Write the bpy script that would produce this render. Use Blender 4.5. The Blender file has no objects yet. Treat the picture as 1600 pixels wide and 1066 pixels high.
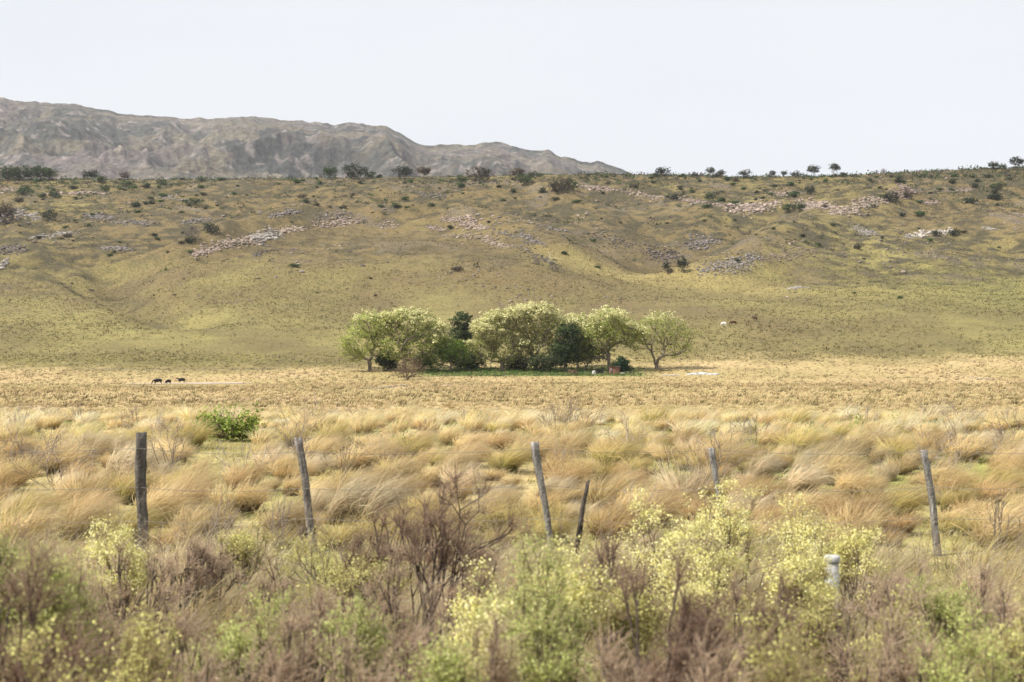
import bpy, math, numpy as np
from mathutils import Vector

SC = bpy.context.scene
COL = SC.collection
RAD = math.radians
F, CAMZ, HY = 2222.2, 2.9, 565.0          # focal length in photo pixels, eye height, horizon row

# ------------------------------------------------------------------ camera
cam = bpy.data.cameras.new("camera")
cam.lens, cam.sensor_width = 50.0, 36.0
cam.shift_y = (HY - 533.0) / 1600.0
cam.clip_start, cam.clip_end = 0.3, 30000.0
cam.dof.use_dof = True
cam.dof.focus_distance = 75.0
cam.dof.aperture_fstop = 2.6
camo = bpy.data.objects.new("camera", cam)
COL.objects.link(camo)
camo.location = (0, 0, CAMZ)
camo.rotation_euler = (RAD(90), 0, 0)
SC.camera = camo

# ------------------------------------------------------------------ world, sun, exposure
SUN_EL, SUN_AZ = 54.0, -112.0              # azimuth measured from +Y (view direction) towards +X
w = bpy.data.worlds.new("World")
SC.world = w
w.use_nodes = True
nt = w.node_tree
nt.nodes.clear()
wo = nt.nodes.new("ShaderNodeOutputWorld")
bg = nt.nodes.new("ShaderNodeBackground")
sky = nt.nodes.new("ShaderNodeTexSky")
sky.sky_type = 'NISHITA'
sky.sun_disc = False
sky.sun_elevation = RAD(SUN_EL)
sky.sun_rotation = RAD(SUN_AZ)
sky.altitude = 900
sky.air_density, sky.dust_density, sky.ozone_density = 1.0, 3.0, 1.0
mx = nt.nodes.new("ShaderNodeMix")        # thin, even veil of high cloud over the clear sky
mx.data_type = 'RGBA'
skn = nt.nodes.new("ShaderNodeTexNoise")
skn.inputs["Scale"].default_value = 2.2
skn.inputs["Detail"].default_value = 4
skt = nt.nodes.new("ShaderNodeTexCoord")
skm = nt.nodes.new("ShaderNodeMapping")
skm.inputs["Scale"].default_value = (1, 1, 3.5)
nt.links.new(skt.outputs["Generated"], skm.inputs[0])
nt.links.new(skm.outputs[0], skn.inputs["Vector"])
skr = nt.nodes.new("ShaderNodeMapRange")
skr.inputs[1].default_value, skr.inputs[2].default_value = .3, .7
skr.inputs[3].default_value, skr.inputs[4].default_value = .84, .93
nt.links.new(skn.outputs["Fac"], skr.inputs[0])
nt.links.new(skr.outputs[0], mx.inputs[0])
mx.inputs[7].default_value = (6.40, 6.55, 6.76, 1)
nt.links.new(sky.outputs[0], mx.inputs[6])
nt.links.new(mx.outputs[2], bg.inputs[0])
bg.inputs[1].default_value = 0.1
nt.links.new(bg.outputs[0], wo.inputs[0])

sl = bpy.data.lights.new("sun", 'SUN')
sl.energy = 5.0
sl.angle = RAD(0.55)
sl.color = (1.0, 0.945, 0.85)
so = bpy.data.objects.new("sun", sl)
COL.objects.link(so)
sd = Vector((math.sin(RAD(SUN_AZ)) * math.cos(RAD(SUN_EL)), math.cos(RAD(SUN_AZ)) * math.cos(RAD(SUN_EL)), math.sin(RAD(SUN_EL))))
so.rotation_euler = sd.to_track_quat('Z', 'Y').to_euler()
so.location = (-60, -20, 120)

SC.view_settings.view_transform = 'Standard'
SC.view_settings.look = 'None'
SC.view_settings.exposure = 0.53
SC.view_settings.gamma = 1.0
SC.cycles.max_bounces = 6
SC.cycles.diffuse_bounces = 3
SC.cycles.transmission_bounces = 3
SC.cycles.volume_bounces = 0
SC.cycles.use_denoising = True
SC.cycles.denoising_input_passes = "RGB_ALBEDO_NORMAL"
SC.cycles.denoising_prefilter = "ACCURATE"
SC.cycles.use_adaptive_sampling = False
SC.render.use_persistent_data = False

# ------------------------------------------------------------------ helpers: noise
R = np.random.default_rng(7)
_T = np.random.default_rng(3).random((256, 256)).astype(np.float32)

def vn(x, y, s=0):
    x = np.asarray(x, np.float64) + 17.3 * s
    y = np.asarray(y, np.float64) + 41.7 * s
    xi, yi = np.floor(x).astype(np.int64), np.floor(y).astype(np.int64)
    fx, fy = x - xi, y - yi
    fx = fx * fx * fx * (fx * (fx * 6 - 15) + 10)
    fy = fy * fy * fy * (fy * (fy * 6 - 15) + 10)
    a, b = xi & 255, yi & 255
    a1, b1 = (xi + 1) & 255, (yi + 1) & 255
    return (_T[a, b] * (1 - fx) * (1 - fy) + _T[a1, b] * fx * (1 - fy) + _T[a, b1] * (1 - fx) * fy + _T[a1, b1] * fx * fy) * 2 - 1

def fbm(x, y, wl, octs=4, s=0, gain=0.5):
    r, a, t = 0, 1.0, 0
    for k in range(octs):
        c, n = math.cos(k * 1.1 + s), math.sin(k * 1.1 + s)
        r = r + a * vn((x * c - y * n) / wl, (x * n + y * c) / wl, s + k * 3.1)
        t += a
        a *= gain
        wl *= 0.5
    return r / t

def ridged(x, y, wl, octs=4, s=0, gain=0.5):
    r, a, t = 0, 1.0, 0
    for k in range(octs):
        c, n = math.cos(k * 1.3 + s), math.sin(k * 1.3 + s)
        r = r + a * (1 - 2 * np.abs(vn((x * c - y * n) / wl, (x * n + y * c) / wl, s + k * 2.7)))
        t += a
        a *= gain
        wl *= 0.5
    return r / t

def sst(a, b, x):
    t = np.clip((x - a) / (b - a), 0, 1)
    return t * t * (3 - 2 * t)

def lerp(a, b, t):
    return a + (b - a) * t

# ------------------------------------------------------------------ terrain height
_pd = [-60, 17, 23, 29, 35, 39.5, 45, 70, 100, 150, 200, 320, 392, 425, 455, 482, 585, 730, 850, 980, 1110, 1200, 1260, 1500, 4000]
_pz = [0, 0, .32, .66, .92, 1.04, .95, -.1, -1.35, -2.15, -2.65, -3.05, -3.05, -1.5, .1, 3.0, 17.6, 40.7, 66, 97.7, 135, 159.0, 165, 168, 168]
_td = np.arange(-60, 4000, 2.0)
_tz = np.interp(_td, _pd, _pz)
_k = np.ones(9) / 9
_ts = np.convolve(np.pad(_tz, 4, mode='edge'), _k, 'valid')
_kn = np.convolve(np.pad(_tz, 1, mode='edge'), np.ones(3) / 3, 'valid')
_bl = np.clip((_td - 60) / 60, 0, 1)
_tz = _kn * (1 - _bl) + _ts * _bl
_cx = [-1500, 0, 200, 400, 560, 700, 850, 950, 1030, 1150, 1300, 1400, 1480, 1600, 1700, 3100]
_cy = [268, 280, 281, 280, 278, 277, 274, 273, 274, 277, 275, 270, 266, 262.5, 259, 245]

def DofY(Y):       # distance on the slope for a row in the photo (rough, before relief)
    return np.interp(-np.asarray(Y, float), [-605, -579, -565, -509, -450, -400, -350, -300, -275], [320, 455, 482, 585, 730, 850, 980, 1110, 1200])

def P(px, Y):
    d = DofY(Y)
    return ((px - 800) / F * d, d)

def pline(x, y, pts):
    best = np.full(np.shape(x), 1e9)
    q = [P(*p) for p in pts]
    for (ax, ay), (bx, by) in zip(q[:-1], q[1:]):
        dx, dy = bx - ax, by - ay
        t = np.clip(((x - ax) * dx + (y - ay) * dy) / (dx * dx + dy * dy), 0, 1)
        best = np.minimum(best, np.hypot(x - ax - t * dx, (y - ay - t * dy)))
    return best

RELIEF = [
    ([(-20, 360), (60, 385), (130, 412), (185, 437), (225, 470), (275, 505)], -7, 15),
    ([(440, 325), (360, 355), (280, 385), (215, 410), (185, 437)], -7.5, 20),
    ([(-40, 430), (60, 418), (150, 450), (215, 475)], -5, 9),
    ([(960, 320), (1010, 365), (1060, 405), (1020, 428)], -8, 38),
    ([(1180, 345), (1130, 385), (1060, 405)], -7, 22),
    ([(1095, 432), (1180, 395), (1280, 358), (1350, 328), (1390, 316)], 13, 32),
    ([(290, 402), (380, 380), (450, 358), (560, 348), (680, 345), (790, 368), (880, 412)], 12, 30),
    ([(420, 440), (600, 410), (760, 440)], 8, 60),
    ([(-100, 395), (20, 385), (90, 400)], 8, 20),
    ([(860, 300), (940, 330), (980, 370)], 5, 22),
    ([(1250, 420), (1400, 375), (1560, 355)], 4, 30),
    ([(1130, 325), (1230, 322), (1320, 330)], 4, 14),
]

def H(x, y):
    x, y = np.asarray(x, float), np.asarray(y, float)
    px = 800 + F * x / np.maximum(y, 30)
    z = np.interp(y, _td, _tz)
    s = (HY - np.interp(px, _cx, _cy)) / 289.0
    z = 2.9 + (z - 2.9) * lerp(1, s, sst(650, 1150, y))
    near = sst(60, 20, np.abs(y - 10))
    z = z + 0.10 * fbm(x, y, 6, 3, 1) * sst(-5, 25, y) * sst(90, 60, y)
    fld = sst(90, 140, y) * sst(500, 420, y)
    z = z + fld * (0.30 * fbm(x, y, 70, 2, 2) + 0.05 * fbm(x, y, 7, 2, 4))
    hm = sst(455, 640, y) * (1 - 0.93 * sst(1120, 1200, y))
    up = sst(640, 860, y)
    z = z + hm * ((2.0 + 5 * up) * fbm(x, y, 130, 3, 5) + (0.5 + 1.7 * up) * ridged(x, y, 42, 3, 6) + (.25 + 0.75 * up) * ridged(x, y, 14, 3, 8))
    z = z + 0.5 * fbm(x, y, 25, 3, 9) * sst(1150, 1220, y)
    rl = 0
    for pts, h, wd in RELIEF:
        rl = rl + h * np.exp(-(pline(x, y, pts) / wd) ** 2)
    z = z + rl * hm
    return z

def at(px, Y, dmin=60, dmax=1320):     # where the line of sight through a photo pixel meets the ground
    if dmin < 60: d = np.arange(dmin, 60, .25)
    else: d = np.concatenate([np.arange(dmin, 480, 1.0), np.arange(480, dmax, 2.0)]) if dmin < 480 else np.arange(dmin, dmax, 2.0)
    x = (px - 800) / F * d
    row = HY - F * (H(x, d) - CAMZ) / d
    i = np.nonzero(row <= Y)[0]
    i = i[0] if len(i) else len(d) - 1
    D = d[i]
    return float(x[i]), float(D), float(H(x[i], D))

# ------------------------------------------------------------------ helpers: objects
def tag(o, label=None, cat=None, group=None, kind=None):
    if label: o["label"] = label
    if cat: o["category"] = cat
    if group: o["group"] = group
    if kind: o["kind"] = kind
    return o

def mesh_np(name, V, faces, col=None, smooth=False, mats=None):
    me = bpy.data.meshes.new(name)
    V = np.asarray(V, np.float32).reshape(-1, 3)
    me.vertices.add(len(V))
    me.vertices.foreach_set("co", V.ravel())
    loops = np.concatenate([f.ravel() for f in faces]).astype(np.int32)
    tot = np.concatenate([np.full(len(f), f.shape[1], np.int32) for f in faces])
    start = np.concatenate([[0], np.cumsum(tot)[:-1]]).astype(np.int32)
    me.loops.add(len(loops))
    me.loops.foreach_set("vertex_index", loops)
    me.polygons.add(len(tot))
    me.polygons.foreach_set("loop_start", start)
    me.polygons.foreach_set("loop_total", tot)
    if smooth:
        me.polygons.foreach_set("use_smooth", np.ones(len(tot), bool))
    me.update(calc_edges=True)
    if col is not None:
        a = me.color_attributes.new("tint", 'FLOAT_COLOR', 'POINT')
        c = np.ones((len(V), 4), np.float32)
        c[:, :3] = col
        a.data.foreach_set("color", c.ravel())
    return me

def link(name, me, mat=None, parent=None, loc=(0, 0, 0)):
    o = bpy.data.objects.new(name, me)
    COL.objects.link(o)
    if mat is not None and me is not None: me.materials.append(mat)
    o.parent = parent
    o.location = loc
    return o

def empty(name, loc):
    return link(name, None, loc=loc)

class G:                                # collects pieces of one mesh
    def __init__(s): s.V, s.C, s.N, s.Fs, s.n, s.hasn = [], [], [], {}, 0, False
    def add(s, V, F_, C, N=None):
        V = np.asarray(V, float).reshape(-1, 3)
        s.V.append(V)
        C = np.asarray(C, float)
        s.C.append(np.broadcast_to(C, (len(V), 3)) if C.ndim == 1 else C.reshape(-1, 3))
        if N is not None: s.hasn = True
        s.N.append(np.zeros((len(V), 3)) if N is None else N.reshape(-1, 3))
        s.Fs.setdefault(F_.shape[1], []).append(F_ + s.n)
        s.n += len(V)
    def mesh(s, name, smooth=False):
        V = np.concatenate(s.V)
        Fs = [np.concatenate(v) for v in s.Fs.values()]
        if s.hasn:                      # rounded plant masses: blades and leaves share the soft normal of their clump
            N = np.concatenate(s.N)
            for k, f in enumerate(Fs):
                gn = np.cross(V[f[:, 1]] - V[f[:, 0]], V[f[:, 2]] - V[f[:, 0]])
                fl = (gn * N[f[:, 0]]).sum(1) < 0
                f = f.copy(); f[fl] = f[fl][:, ::-1]; Fs[k] = f
        me = mesh_np(name, V, Fs, np.concatenate(s.C), smooth or s.hasn)
        if s.hasn:
            me.normals_split_custom_set_from_vertices(N.astype(np.float32))
        return me

def unit(v): return v / (np.linalg.norm(v, axis=-1, keepdims=True) + 1e-9)

def tubes(g, P0, P1, R0, R1, col, k=4):
    P0, P1 = np.atleast_2d(P0), np.atleast_2d(P1)
    n = len(P0)
    d = P1 - P0
    d = d / (np.linalg.norm(d, axis=1, keepdims=True) + 1e-9)
    ref = np.where(np.abs(d[:, 2:3]) > .9, [[1., 0, 0]], [[0, 0, 1.]])
    a = np.cross(d, ref); a /= np.linalg.norm(a, axis=1, keepdims=True) + 1e-9
    b = np.cross(d, a)
    th = np.arange(k) * 2 * math.pi / k
    ring = a[:, None] * np.cos(th)[None, :, None] + b[:, None] * np.sin(th)[None, :, None]
    R0, R1 = np.broadcast_to(R0, n), np.broadcast_to(R1, n)
    V = np.stack([P0[:, None] + ring * R0[:, None, None], P1[:, None] + ring * R1[:, None, None]], 1)
    i = np.arange(n)[:, None] * 2 * k
    j = np.arange(k)[None]
    j2 = (j + 1) % k
    Q = np.stack([i + j, i + j2, i + k + j2, i + k + j], -1).reshape(-1, 4)
    col = np.asarray(col, float)
    C = col if col.ndim == 1 else np.repeat(col, 2 * k, axis=0)
    g.add(V, Q, C)

def rdir(n, r=R):
    v = r.normal(size=(n, 3))
    return v / np.linalg.norm(v, axis=1, keepdims=True)

def leaves(g, Cn, size, col, asp=.55, up=0.0, r=R, cen=None, jn=.35):
    n = len(Cn)
    a = rdir(n, r)
    a[:, 2] *= (1 - up)
    a /= np.linalg.norm(a, axis=1, keepdims=True) + 1e-9
    b = np.cross(a, rdir(n, r)); b /= np.linalg.norm(b, axis=1, keepdims=True) + 1e-9
    s = np.broadcast_to(size, n)[:, None]
    V = np.stack([Cn - a * s, Cn - b * s * asp, Cn + a * s, Cn + b * s * asp], 1)
    Q = np.arange(n * 4).reshape(n, 4)
    col = np.asarray(col, float)
    N = None
    if cen is not None:
        N = np.repeat(unit(unit(Cn - cen) + r.normal(size=(n, 3)) * jn), 4, axis=0)
    g.add(V, Q, col if col.ndim == 1 else np.repeat(col, 4, axis=0), N)

def ribbons(g, base, hdir, L, W, th0, th1, cols, K=3, wind=None, wk=0.0, r=R, tp=1.0, cen=None, jn=.3):
    """bent blades: base(n,3), horizontal dir(n,2), length, width, start lean, extra lean; cols = (n,K+1,3)"""
    n = len(base)
    pos = base.copy()
    pts, dirs = [pos.copy()], []
    h0 = hdir / (np.linalg.norm(hdir, axis=1, keepdims=True) + 1e-9)
    for k in range(K):
        t = (k + .5) / K
        h = h0
        if wind is not None:
            h = h0 * (1 - wk * t) + wind * wk * t * 1.3
            h = h / (np.linalg.norm(h, axis=1, keepdims=True) + 1e-9)
        th = th0 + th1 * t ** tp
        st = (L / K)[:, None]
        v = np.concatenate([h * np.sin(th)[:, None], np.cos(th)[:, None]], 1)
        pos = pos + v * st
        pts.append(pos.copy())
    pts = np.stack(pts, 1)                               # n,K+1,3
    sd = rdir(n, r); sd[:, 2] *= .3
    ax = pts[:, -1] - pts[:, 0]
    sd = np.cross(sd, ax); sd /= np.linalg.norm(sd, axis=1, keepdims=True) + 1e-9
    prof = np.interp(np.linspace(0, 1, K + 1), [0, .5, 1], [.8, 1, .12])
    off = sd[:, None] * (W[:, None] * prof[None])[:, :, None] * .5
    V = np.stack([pts - off, pts + off], 2)              # n,K+1,2,3
    i = np.arange(n)[:, None] * (K + 1) * 2 + np.arange(K)[None] * 2
    Q = np.stack([i, i + 1, i + 3, i + 2], -1).reshape(-1, 4)
    C = np.repeat(cols[:, :, None, :], 2, axis=2)
    N = None
    if cen is not None:
        N = unit(pts - cen[:, None]) + r.normal(size=(n, 1, 3)) * jn
        N = np.repeat(unit(N)[:, :, None, :], 2, axis=2)
    g.add(V, Q, C.reshape(-1, 3), N)

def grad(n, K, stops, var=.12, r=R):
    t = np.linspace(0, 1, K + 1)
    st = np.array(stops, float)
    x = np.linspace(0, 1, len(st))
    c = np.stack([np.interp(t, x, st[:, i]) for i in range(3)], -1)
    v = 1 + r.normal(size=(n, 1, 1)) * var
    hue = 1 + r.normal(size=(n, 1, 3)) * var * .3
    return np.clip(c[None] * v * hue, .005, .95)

# ------------------------------------------------------------------ materials
def nodes(m):
    m.use_nodes = True
    return m.node_tree

def mat_tint(name, rough=.85, transl=0.0, nscale=0.0, nlo=.75, nhi=1.25, bump=0.0, bscale=10.0, objrand=0.0, spec=.2, coords='Object'):
    m = bpy.data.materials.new(name)
    t = nodes(m)
    b = t.nodes["Principled BSDF"]
    b.inputs["Roughness"].default_value = rough
    b.inputs["Specular IOR Level"].default_value = spec
    at_ = t.nodes.new("ShaderNodeAttribute")
    at_.attribute_name = "tint"
    src = at_.outputs["Color"]
    tc = t.nodes.new("ShaderNodeTexCoord")
    if nscale:
        nz = t.nodes.new("ShaderNodeTexNoise")
        nz.inputs["Scale"].default_value = nscale
        nz.inputs["Detail"].default_value = 5
        nz.inputs["Roughness"].default_value = .65
        t.links.new(tc.outputs[coords], nz.inputs["Vector"])
        mr = t.nodes.new("ShaderNodeMapRange")
        mr.inputs[1].default_value, mr.inputs[2].default_value = .3, .7
        mr.inputs[3].default_value, mr.inputs[4].default_value = nlo, nhi
        t.links.new(nz.outputs["Fac"], mr.inputs[0])
        vm = t.nodes.new("ShaderNodeVectorMath"); vm.operation = 'SCALE'
        t.links.new(src, vm.inputs[0]); t.links.new(mr.outputs[0], vm.inputs["Scale"])
        src = vm.outputs[0]
    if objrand:
        oi = t.nodes.new("ShaderNodeObjectInfo")
        mr = t.nodes.new("ShaderNodeMapRange")
        mr.inputs[3].default_value, mr.inputs[4].default_value = 1 - objrand, 1 + objrand
        t.links.new(oi.outputs["Random"], mr.inputs[0])
        vm = t.nodes.new("ShaderNodeVectorMath"); vm.operation = 'SCALE'
        t.links.new(src, vm.inputs[0]); t.links.new(mr.outputs[0], vm.inputs["Scale"])
        src = vm.outputs[0]
    t.links.new(src, b.inputs["Base Color"])
    if bump:
        n2 = t.nodes.new("ShaderNodeTexNoise")
        n2.inputs["Scale"].default_value = bscale
        n2.inputs["Detail"].default_value = 6
        n2.inputs["Roughness"].default_value = .7
        t.links.new(tc.outputs[coords], n2.inputs["Vector"])
        bp = t.nodes.new("ShaderNodeBump")
        bp.inputs["Distance"].default_value = bump
        bp.inputs["Strength"].default_value = 1.0
        t.links.new(n2.outputs["Fac"], bp.inputs["Height"])
        t.links.new(bp.outputs[0], b.inputs["Normal"])
    if transl:
        out = t.nodes["Material Output"]
        tr = t.nodes.new("ShaderNodeBsdfTranslucent")
        t.links.new(src, tr.inputs[0])
        ms = t.nodes.new("ShaderNodeMixShader")
        ms.inputs[0].default_value = transl
        t.links.new(b.outputs[0], ms.inputs[1]); t.links.new(tr.outputs[0], ms.inputs[2])
        t.links.new(ms.outputs[0], out.inputs[0])
    return m

M_GROUND = mat_tint("ground", .95, 0, .9, .5, 1.5, .6, .5)
M_MOUNT = mat_tint("mountain", .95, 0, .05, .5, 1.5, 22.0, .03)
M_GRASS = mat_tint("grass", .6, .50, spec=.25, objrand=.2)
M_LEAF = mat_tint("foliage", .6, .50, spec=.2, objrand=.10)
M_FLOWER = mat_tint("flower", .7, .35, spec=.1)
M_BARK = mat_tint("bark", .9, 0, 9, .7, 1.3)
M_ROCK = mat_tint("rock", .9, 0, .9, .7, 1.25, .25, 1.5, objrand=.1)
M_POST = mat_tint("weathered wood", .9, 0, 28, .5, 1.5, .02, 30)
M_HIDE = mat_tint("hide", .7, 0, 3, .85, 1.15)
M_PAINT = mat_tint("painted concrete", .8, 0, 9, .55, 1.25, .01, 25)
M_BRICK = mat_tint("brick", .9, 0, 3, .75, 1.2, .03, 12)
M_SHEET = mat_tint("sheet metal", .5, 0, 4, .8, 1.15)
M_WIRE = mat_tint("wire", .55, 0)

# ------------------------------------------------------------------ the ground: one sheet from behind the camera to beyond the crest
def border_y(x, y):     # distance where the tan plain gives way to the green foot of the hill
    px = 800 + F * x / np.maximum(y, 30)
    return np.interp(px, [-300, 0, 500, 700, 1060, 1150, 1700], [458, 458, 458, 470, 474, 486, 492])

def ground_colour(x, y, z):
    px = 800 + F * x / np.maximum(y, 30)
    def c(*v): return np.array(v)
    n1, n2, n3 = fbm(x, y, 90, 4, 21), fbm(x, y * .6, 28, 4, 22), fbm(x, y, 7, 3, 23)
    n4 = fbm(x, y * .5, 200, 3, 25)
    # near and middle field
    straw, olive, brown, bare = c(.41, .305, .155), c(.32, .255, .11), c(.25, .175, .08), c(.38, .29, .19)
    t = lambda a: np.clip(a, 0, 1)[..., None]
    col = lerp(straw, olive, t(.28 + 1.1 * n2 + .6 * n4))
    col = lerp(col, brown, t(.55 * (n3 + n1 - .1)))
    col = lerp(col, bare, t(1.2 * (n2 * n1 * 3 - .35)))
    near = sst(85, 60, y)[..., None]
    litter = lerp(c(.34, .27, .13), c(.20, .21, .06), t(.5 + n3 * 1.2))
    col = lerp(col, litter, near)
    # hill
    yel, grn, brn, dk, gry = c(.238, .206, .072), c(.172, .162, .052), c(.150, .112, .050), c(.066, .056, .030), c(.18, .145, .105)
    h = lerp(yel, grn, t(.42 + 1.3 * n2 + .4 * n1))
    upper = sst(690, 930, y + 70 * n1)
    h = lerp(h, brn, t(.24 + .62 * upper + .95 * n4 + .5 * n2))
    h = lerp(h, dk, t((.10 + .50 * upper) * (1 + 3.0 * n3) + .55 * np.minimum(n1, .6) * upper))
    h = lerp(h, gry, t(sst(.30, .6, n2 + .3 * n3) * .45 * (upper + .12)))
    for pts, wd, colr, a in [  # dark lines paint gully contrast into the ground colour
        ([(-60, 395), (20, 402), (90, 415), (150, 428)], 6, dk, .85), ([(330, 420), (180, 437), (225, 470), (275, 505)], 7, dk, .7),
        ([(-60, 432), (60, 438), (170, 452)], 5, dk, .7),
        ([(180, 415), (330, 430)], 12, yel, .5), ([(880, 425), (960, 432), (1100, 445), (1200, 455)], 22, c(.33, .27, .10), .7),
        ([(300, 430), (420, 400), (560, 375), (760, 410)], 45, brn, .45), ([(980, 380), (1060, 400)], 40, brn, .5)]:
        h = lerp(h, colr, (a * np.exp(-(pline(x, y, pts) / wd) ** 2) * (.7 + .6 * n3))[..., None])
    rn = ridged(x, y, 42, 3, 6)
    h = h * .95 * (1 + .10 * rn[..., None] * upper[..., None])
    by = border_y(x, y)
    m = sst(-20, 22, y - by + 13 * n3 + 14 * n2)[..., None]
    col = lerp(col, h, m)
    # dark strip at the foot of the hill on the left, and greener ground inside the grove
    lip = np.exp(-((y - by) / 2.5) ** 2) * sst(.0, .35, n2 + .25) * (px < 560)
    col = lerp(col, c(.12, .10, .06), (lip * .8)[..., None])
    gr = sst(610, 680, px) * sst(1035, 985, px) * sst(420, 424, y) * sst(466, 452, y)
    col = lerp(col, c(.15, .20, .05), gr[..., None] * .85)
    return np.clip(col, .02, .6)

def build_ground():
    u = np.concatenate([np.linspace(-1.1, -.43, 50)[:-1], np.linspace(-.43, .43, 740), np.linspace(.43, 1.1, 50)[1:]])
    ys = np.concatenate([np.linspace(-30, 110, 170)[:-1], np.linspace(110, 480, 180)[:-1], np.linspace(480, 1240, 420), np.linspace(1240, 3000, 30)[1:]])
    Y, U = np.meshgrid(ys, u, indexing='ij')
    X = U * (Y + 42)
    Z = H(X, Y)
    Cc = ground_colour(X, Y, Z)
    r_, c_ = X.shape
    i = np.arange(r_ - 1)[:, None] * c_ + np.arange(c_ - 1)[None]
    Q = np.stack([i, i + 1, i + c_ + 1, i + c_], -1).reshape(-1, 4)
    me = mesh_np("ground", np.stack([X, Y, Z], -1), [Q], Cc.reshape(-1, 3), True)
    tag(link("ground", me, M_GROUND), kind="structure")
build_ground()

# ------------------------------------------------------------------ far mountain
_mx = [-900, -500, -200, 0, 50, 125, 142, 200, 290, 345, 400, 440, 480, 520, 545, 598, 612, 650, 668, 735, 775, 800, 828, 855, 878, 890, 910, 935, 960, 990, 1030, 1100, 1300]
_my = [215, 190, 160, 153, 160, 164, 169, 180, 186, 185, 183, 187, 190, 195, 192, 198, 201, 222, 227, 227, 221, 228, 235, 234, 246, 247, 254, 252, 259, 272, 292, 330, 420]

def build_mountain():
    px = np.linspace(-900, 1300, 1100)
    t = np.concatenate([np.linspace(0, 1, 380), np.linspace(1, 1.5, 30)[1:]])
    T, PX = np.meshgrid(t, px, indexing='ij')
    D = 3100 + 1900 * T
    X = (PX - 800) / F * D
    wx, wy = fbm(X, D, 500, 3, 31) * 160, fbm(X, D, 500, 3, 37) * 160
    Yr = np.interp(PX, _mx, _my) + 1.1 * vn(PX / 13, PX * 0, 3) + .9 * vn(PX / 5, PX * 0, 5)
    Zr = CAMZ + (HY - Yr) * 5000 / F
    base = 330 * np.clip((Zr / 750), .3, 1.2)
    Z = base + (Zr - base) * (np.minimum(T, 1) ** 1.25) - 260 * np.maximum(T - 1, 0) * 2
    env = np.clip(T * 4, 0, 1) * np.clip((1 - T) * 1.6, 0, 1) ** .45
    edge = np.clip((Zr - 620) / 200, .15, 1)
    rg = ridged(X * 1.3 + wx, D * .75 + wy, 620, 3, 33)
    r2 = ridged(X + wx * .6, D * .8 + wy * .6, 200, 3, 35)
    r3 = ridged(X + wx * .2, D + wy * .2, 60, 3, 36)
    Z = Z + env * edge * (125 * rg + 36 * r2) + (.3 + env) * 9 * r3 * edge + (.2 + env) * 5 * ridged(X, D, 22, 2, 39) * edge
    # no spur in front may poke above the skyline
    lim = CAMZ + (Zr - CAMZ) * D / 5000 - 1.5 - 25 * np.clip(1 - T, 0, 1)
    Z = np.where(T < .998, lim - 14 * np.logaddexp(0, (lim - Z) / 14), Z)
    Z = Z - np.clip((1 - T) * 8, 0, 1) * (4.5 * np.abs(ridged(X, D, 45, 3, 44)) + 3 * np.abs(fbm(X, D, 14, 2, 45)))
    n1, n2, n3 = fbm(X, D, 420, 4, 41), fbm(X, D, 130, 4, 42), fbm(X, D, 34, 3, 43)
    rock, grass, scrub, pale = np.array([.128, .107, .105]), np.array([.145, .126, .090]), np.array([.046, .052, .050]), np.array([.26, .215, .195])
    tt = lambda a: np.clip(a, 0, 1)[..., None]
    dx = np.gradient(Z, axis=1) / (np.gradient(X, axis=1) + 1e-6)
    steep = np.abs(dx)
    C = lerp(grass, rock, tt(.45 + 1.2 * n1 + .6 * n2 + .5 * (steep - .5)))
    C = lerp(C, scrub, tt(sst(.02, .38, n2 * .9 - n1 * .55 + .5 * n3 + .12) * .85))
    C = lerp(C, pale, tt(sst(.28, .6, n3 + .5 * n2) * .5))
    C = C * (1 + .45 * n3[..., None] + .25 * fbm(X, D, 14, 2, 46)[..., None])
    r_, c_ = X.shape
    i = np.arange(r_ - 1)[:, None] * c_ + np.arange(c_ - 1)[None]
    Q = np.stack([i, i + 1, i + c_ + 1, i + c_], -1).reshape(-1, 4)
    me = mesh_np("mountain", np.stack([X, D, Z], -1), [Q], np.clip(C, .02, .5).reshape(-1, 3), True)
    tag(link("mountain", me, M_MOUNT), kind="structure")
build_mountain()

# pale dirt track where the cattle stand
def build_path():
    n = 60
    pxs = np.linspace(196, 392, n)
    rows = []
    for k, p in enumerate(pxs):
        x, y, z = at(p, np.interp(p, [196, 280, 392], [600.5, 600, 599.5]), 300)
        wd = 9 * math.sin(math.pi * (k + .5) / n) ** .5
        wd *= 1 + .25 * float(vn(p / 9, 0, 2))
        rows.append([(x, y - wd + 6 * s * wd / 3, 0) for s in (0, .33, .66, 1)])
    V = np.array(rows)
    V[:, :, 2] = H(V[:, :, 0], V[:, :, 1]) + .12
    i = np.arange(n - 1)[:, None] * 4 + np.arange(3)[None]
    Q = np.stack([i, i + 4, i + 5, i + 1], -1).reshape(-1, 4)
    me = mesh_np("path", V, [Q], np.array([.44, .36, .29]), True)
    tag(link("path", me, M_ROCK), kind="structure")
build_path()

# ------------------------------------------------------------------ grass
WIND = np.array([[.96, -.28]])
STRAW = [(.055, .042, .016), (.26, .19, .07), (.62, .465, .215), (.79, .62, .345), (.85, .71, .47)]  # here and below, dark root stops are plant colour plus painted clump shade
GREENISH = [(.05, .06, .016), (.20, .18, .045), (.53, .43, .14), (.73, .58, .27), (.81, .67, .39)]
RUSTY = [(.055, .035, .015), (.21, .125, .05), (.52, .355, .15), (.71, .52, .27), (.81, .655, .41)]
PALE = [(.12, .09, .05), (.39, .295, .165), (.71, .565, .35), (.82, .69, .47), (.87, .765, .57)]

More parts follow.
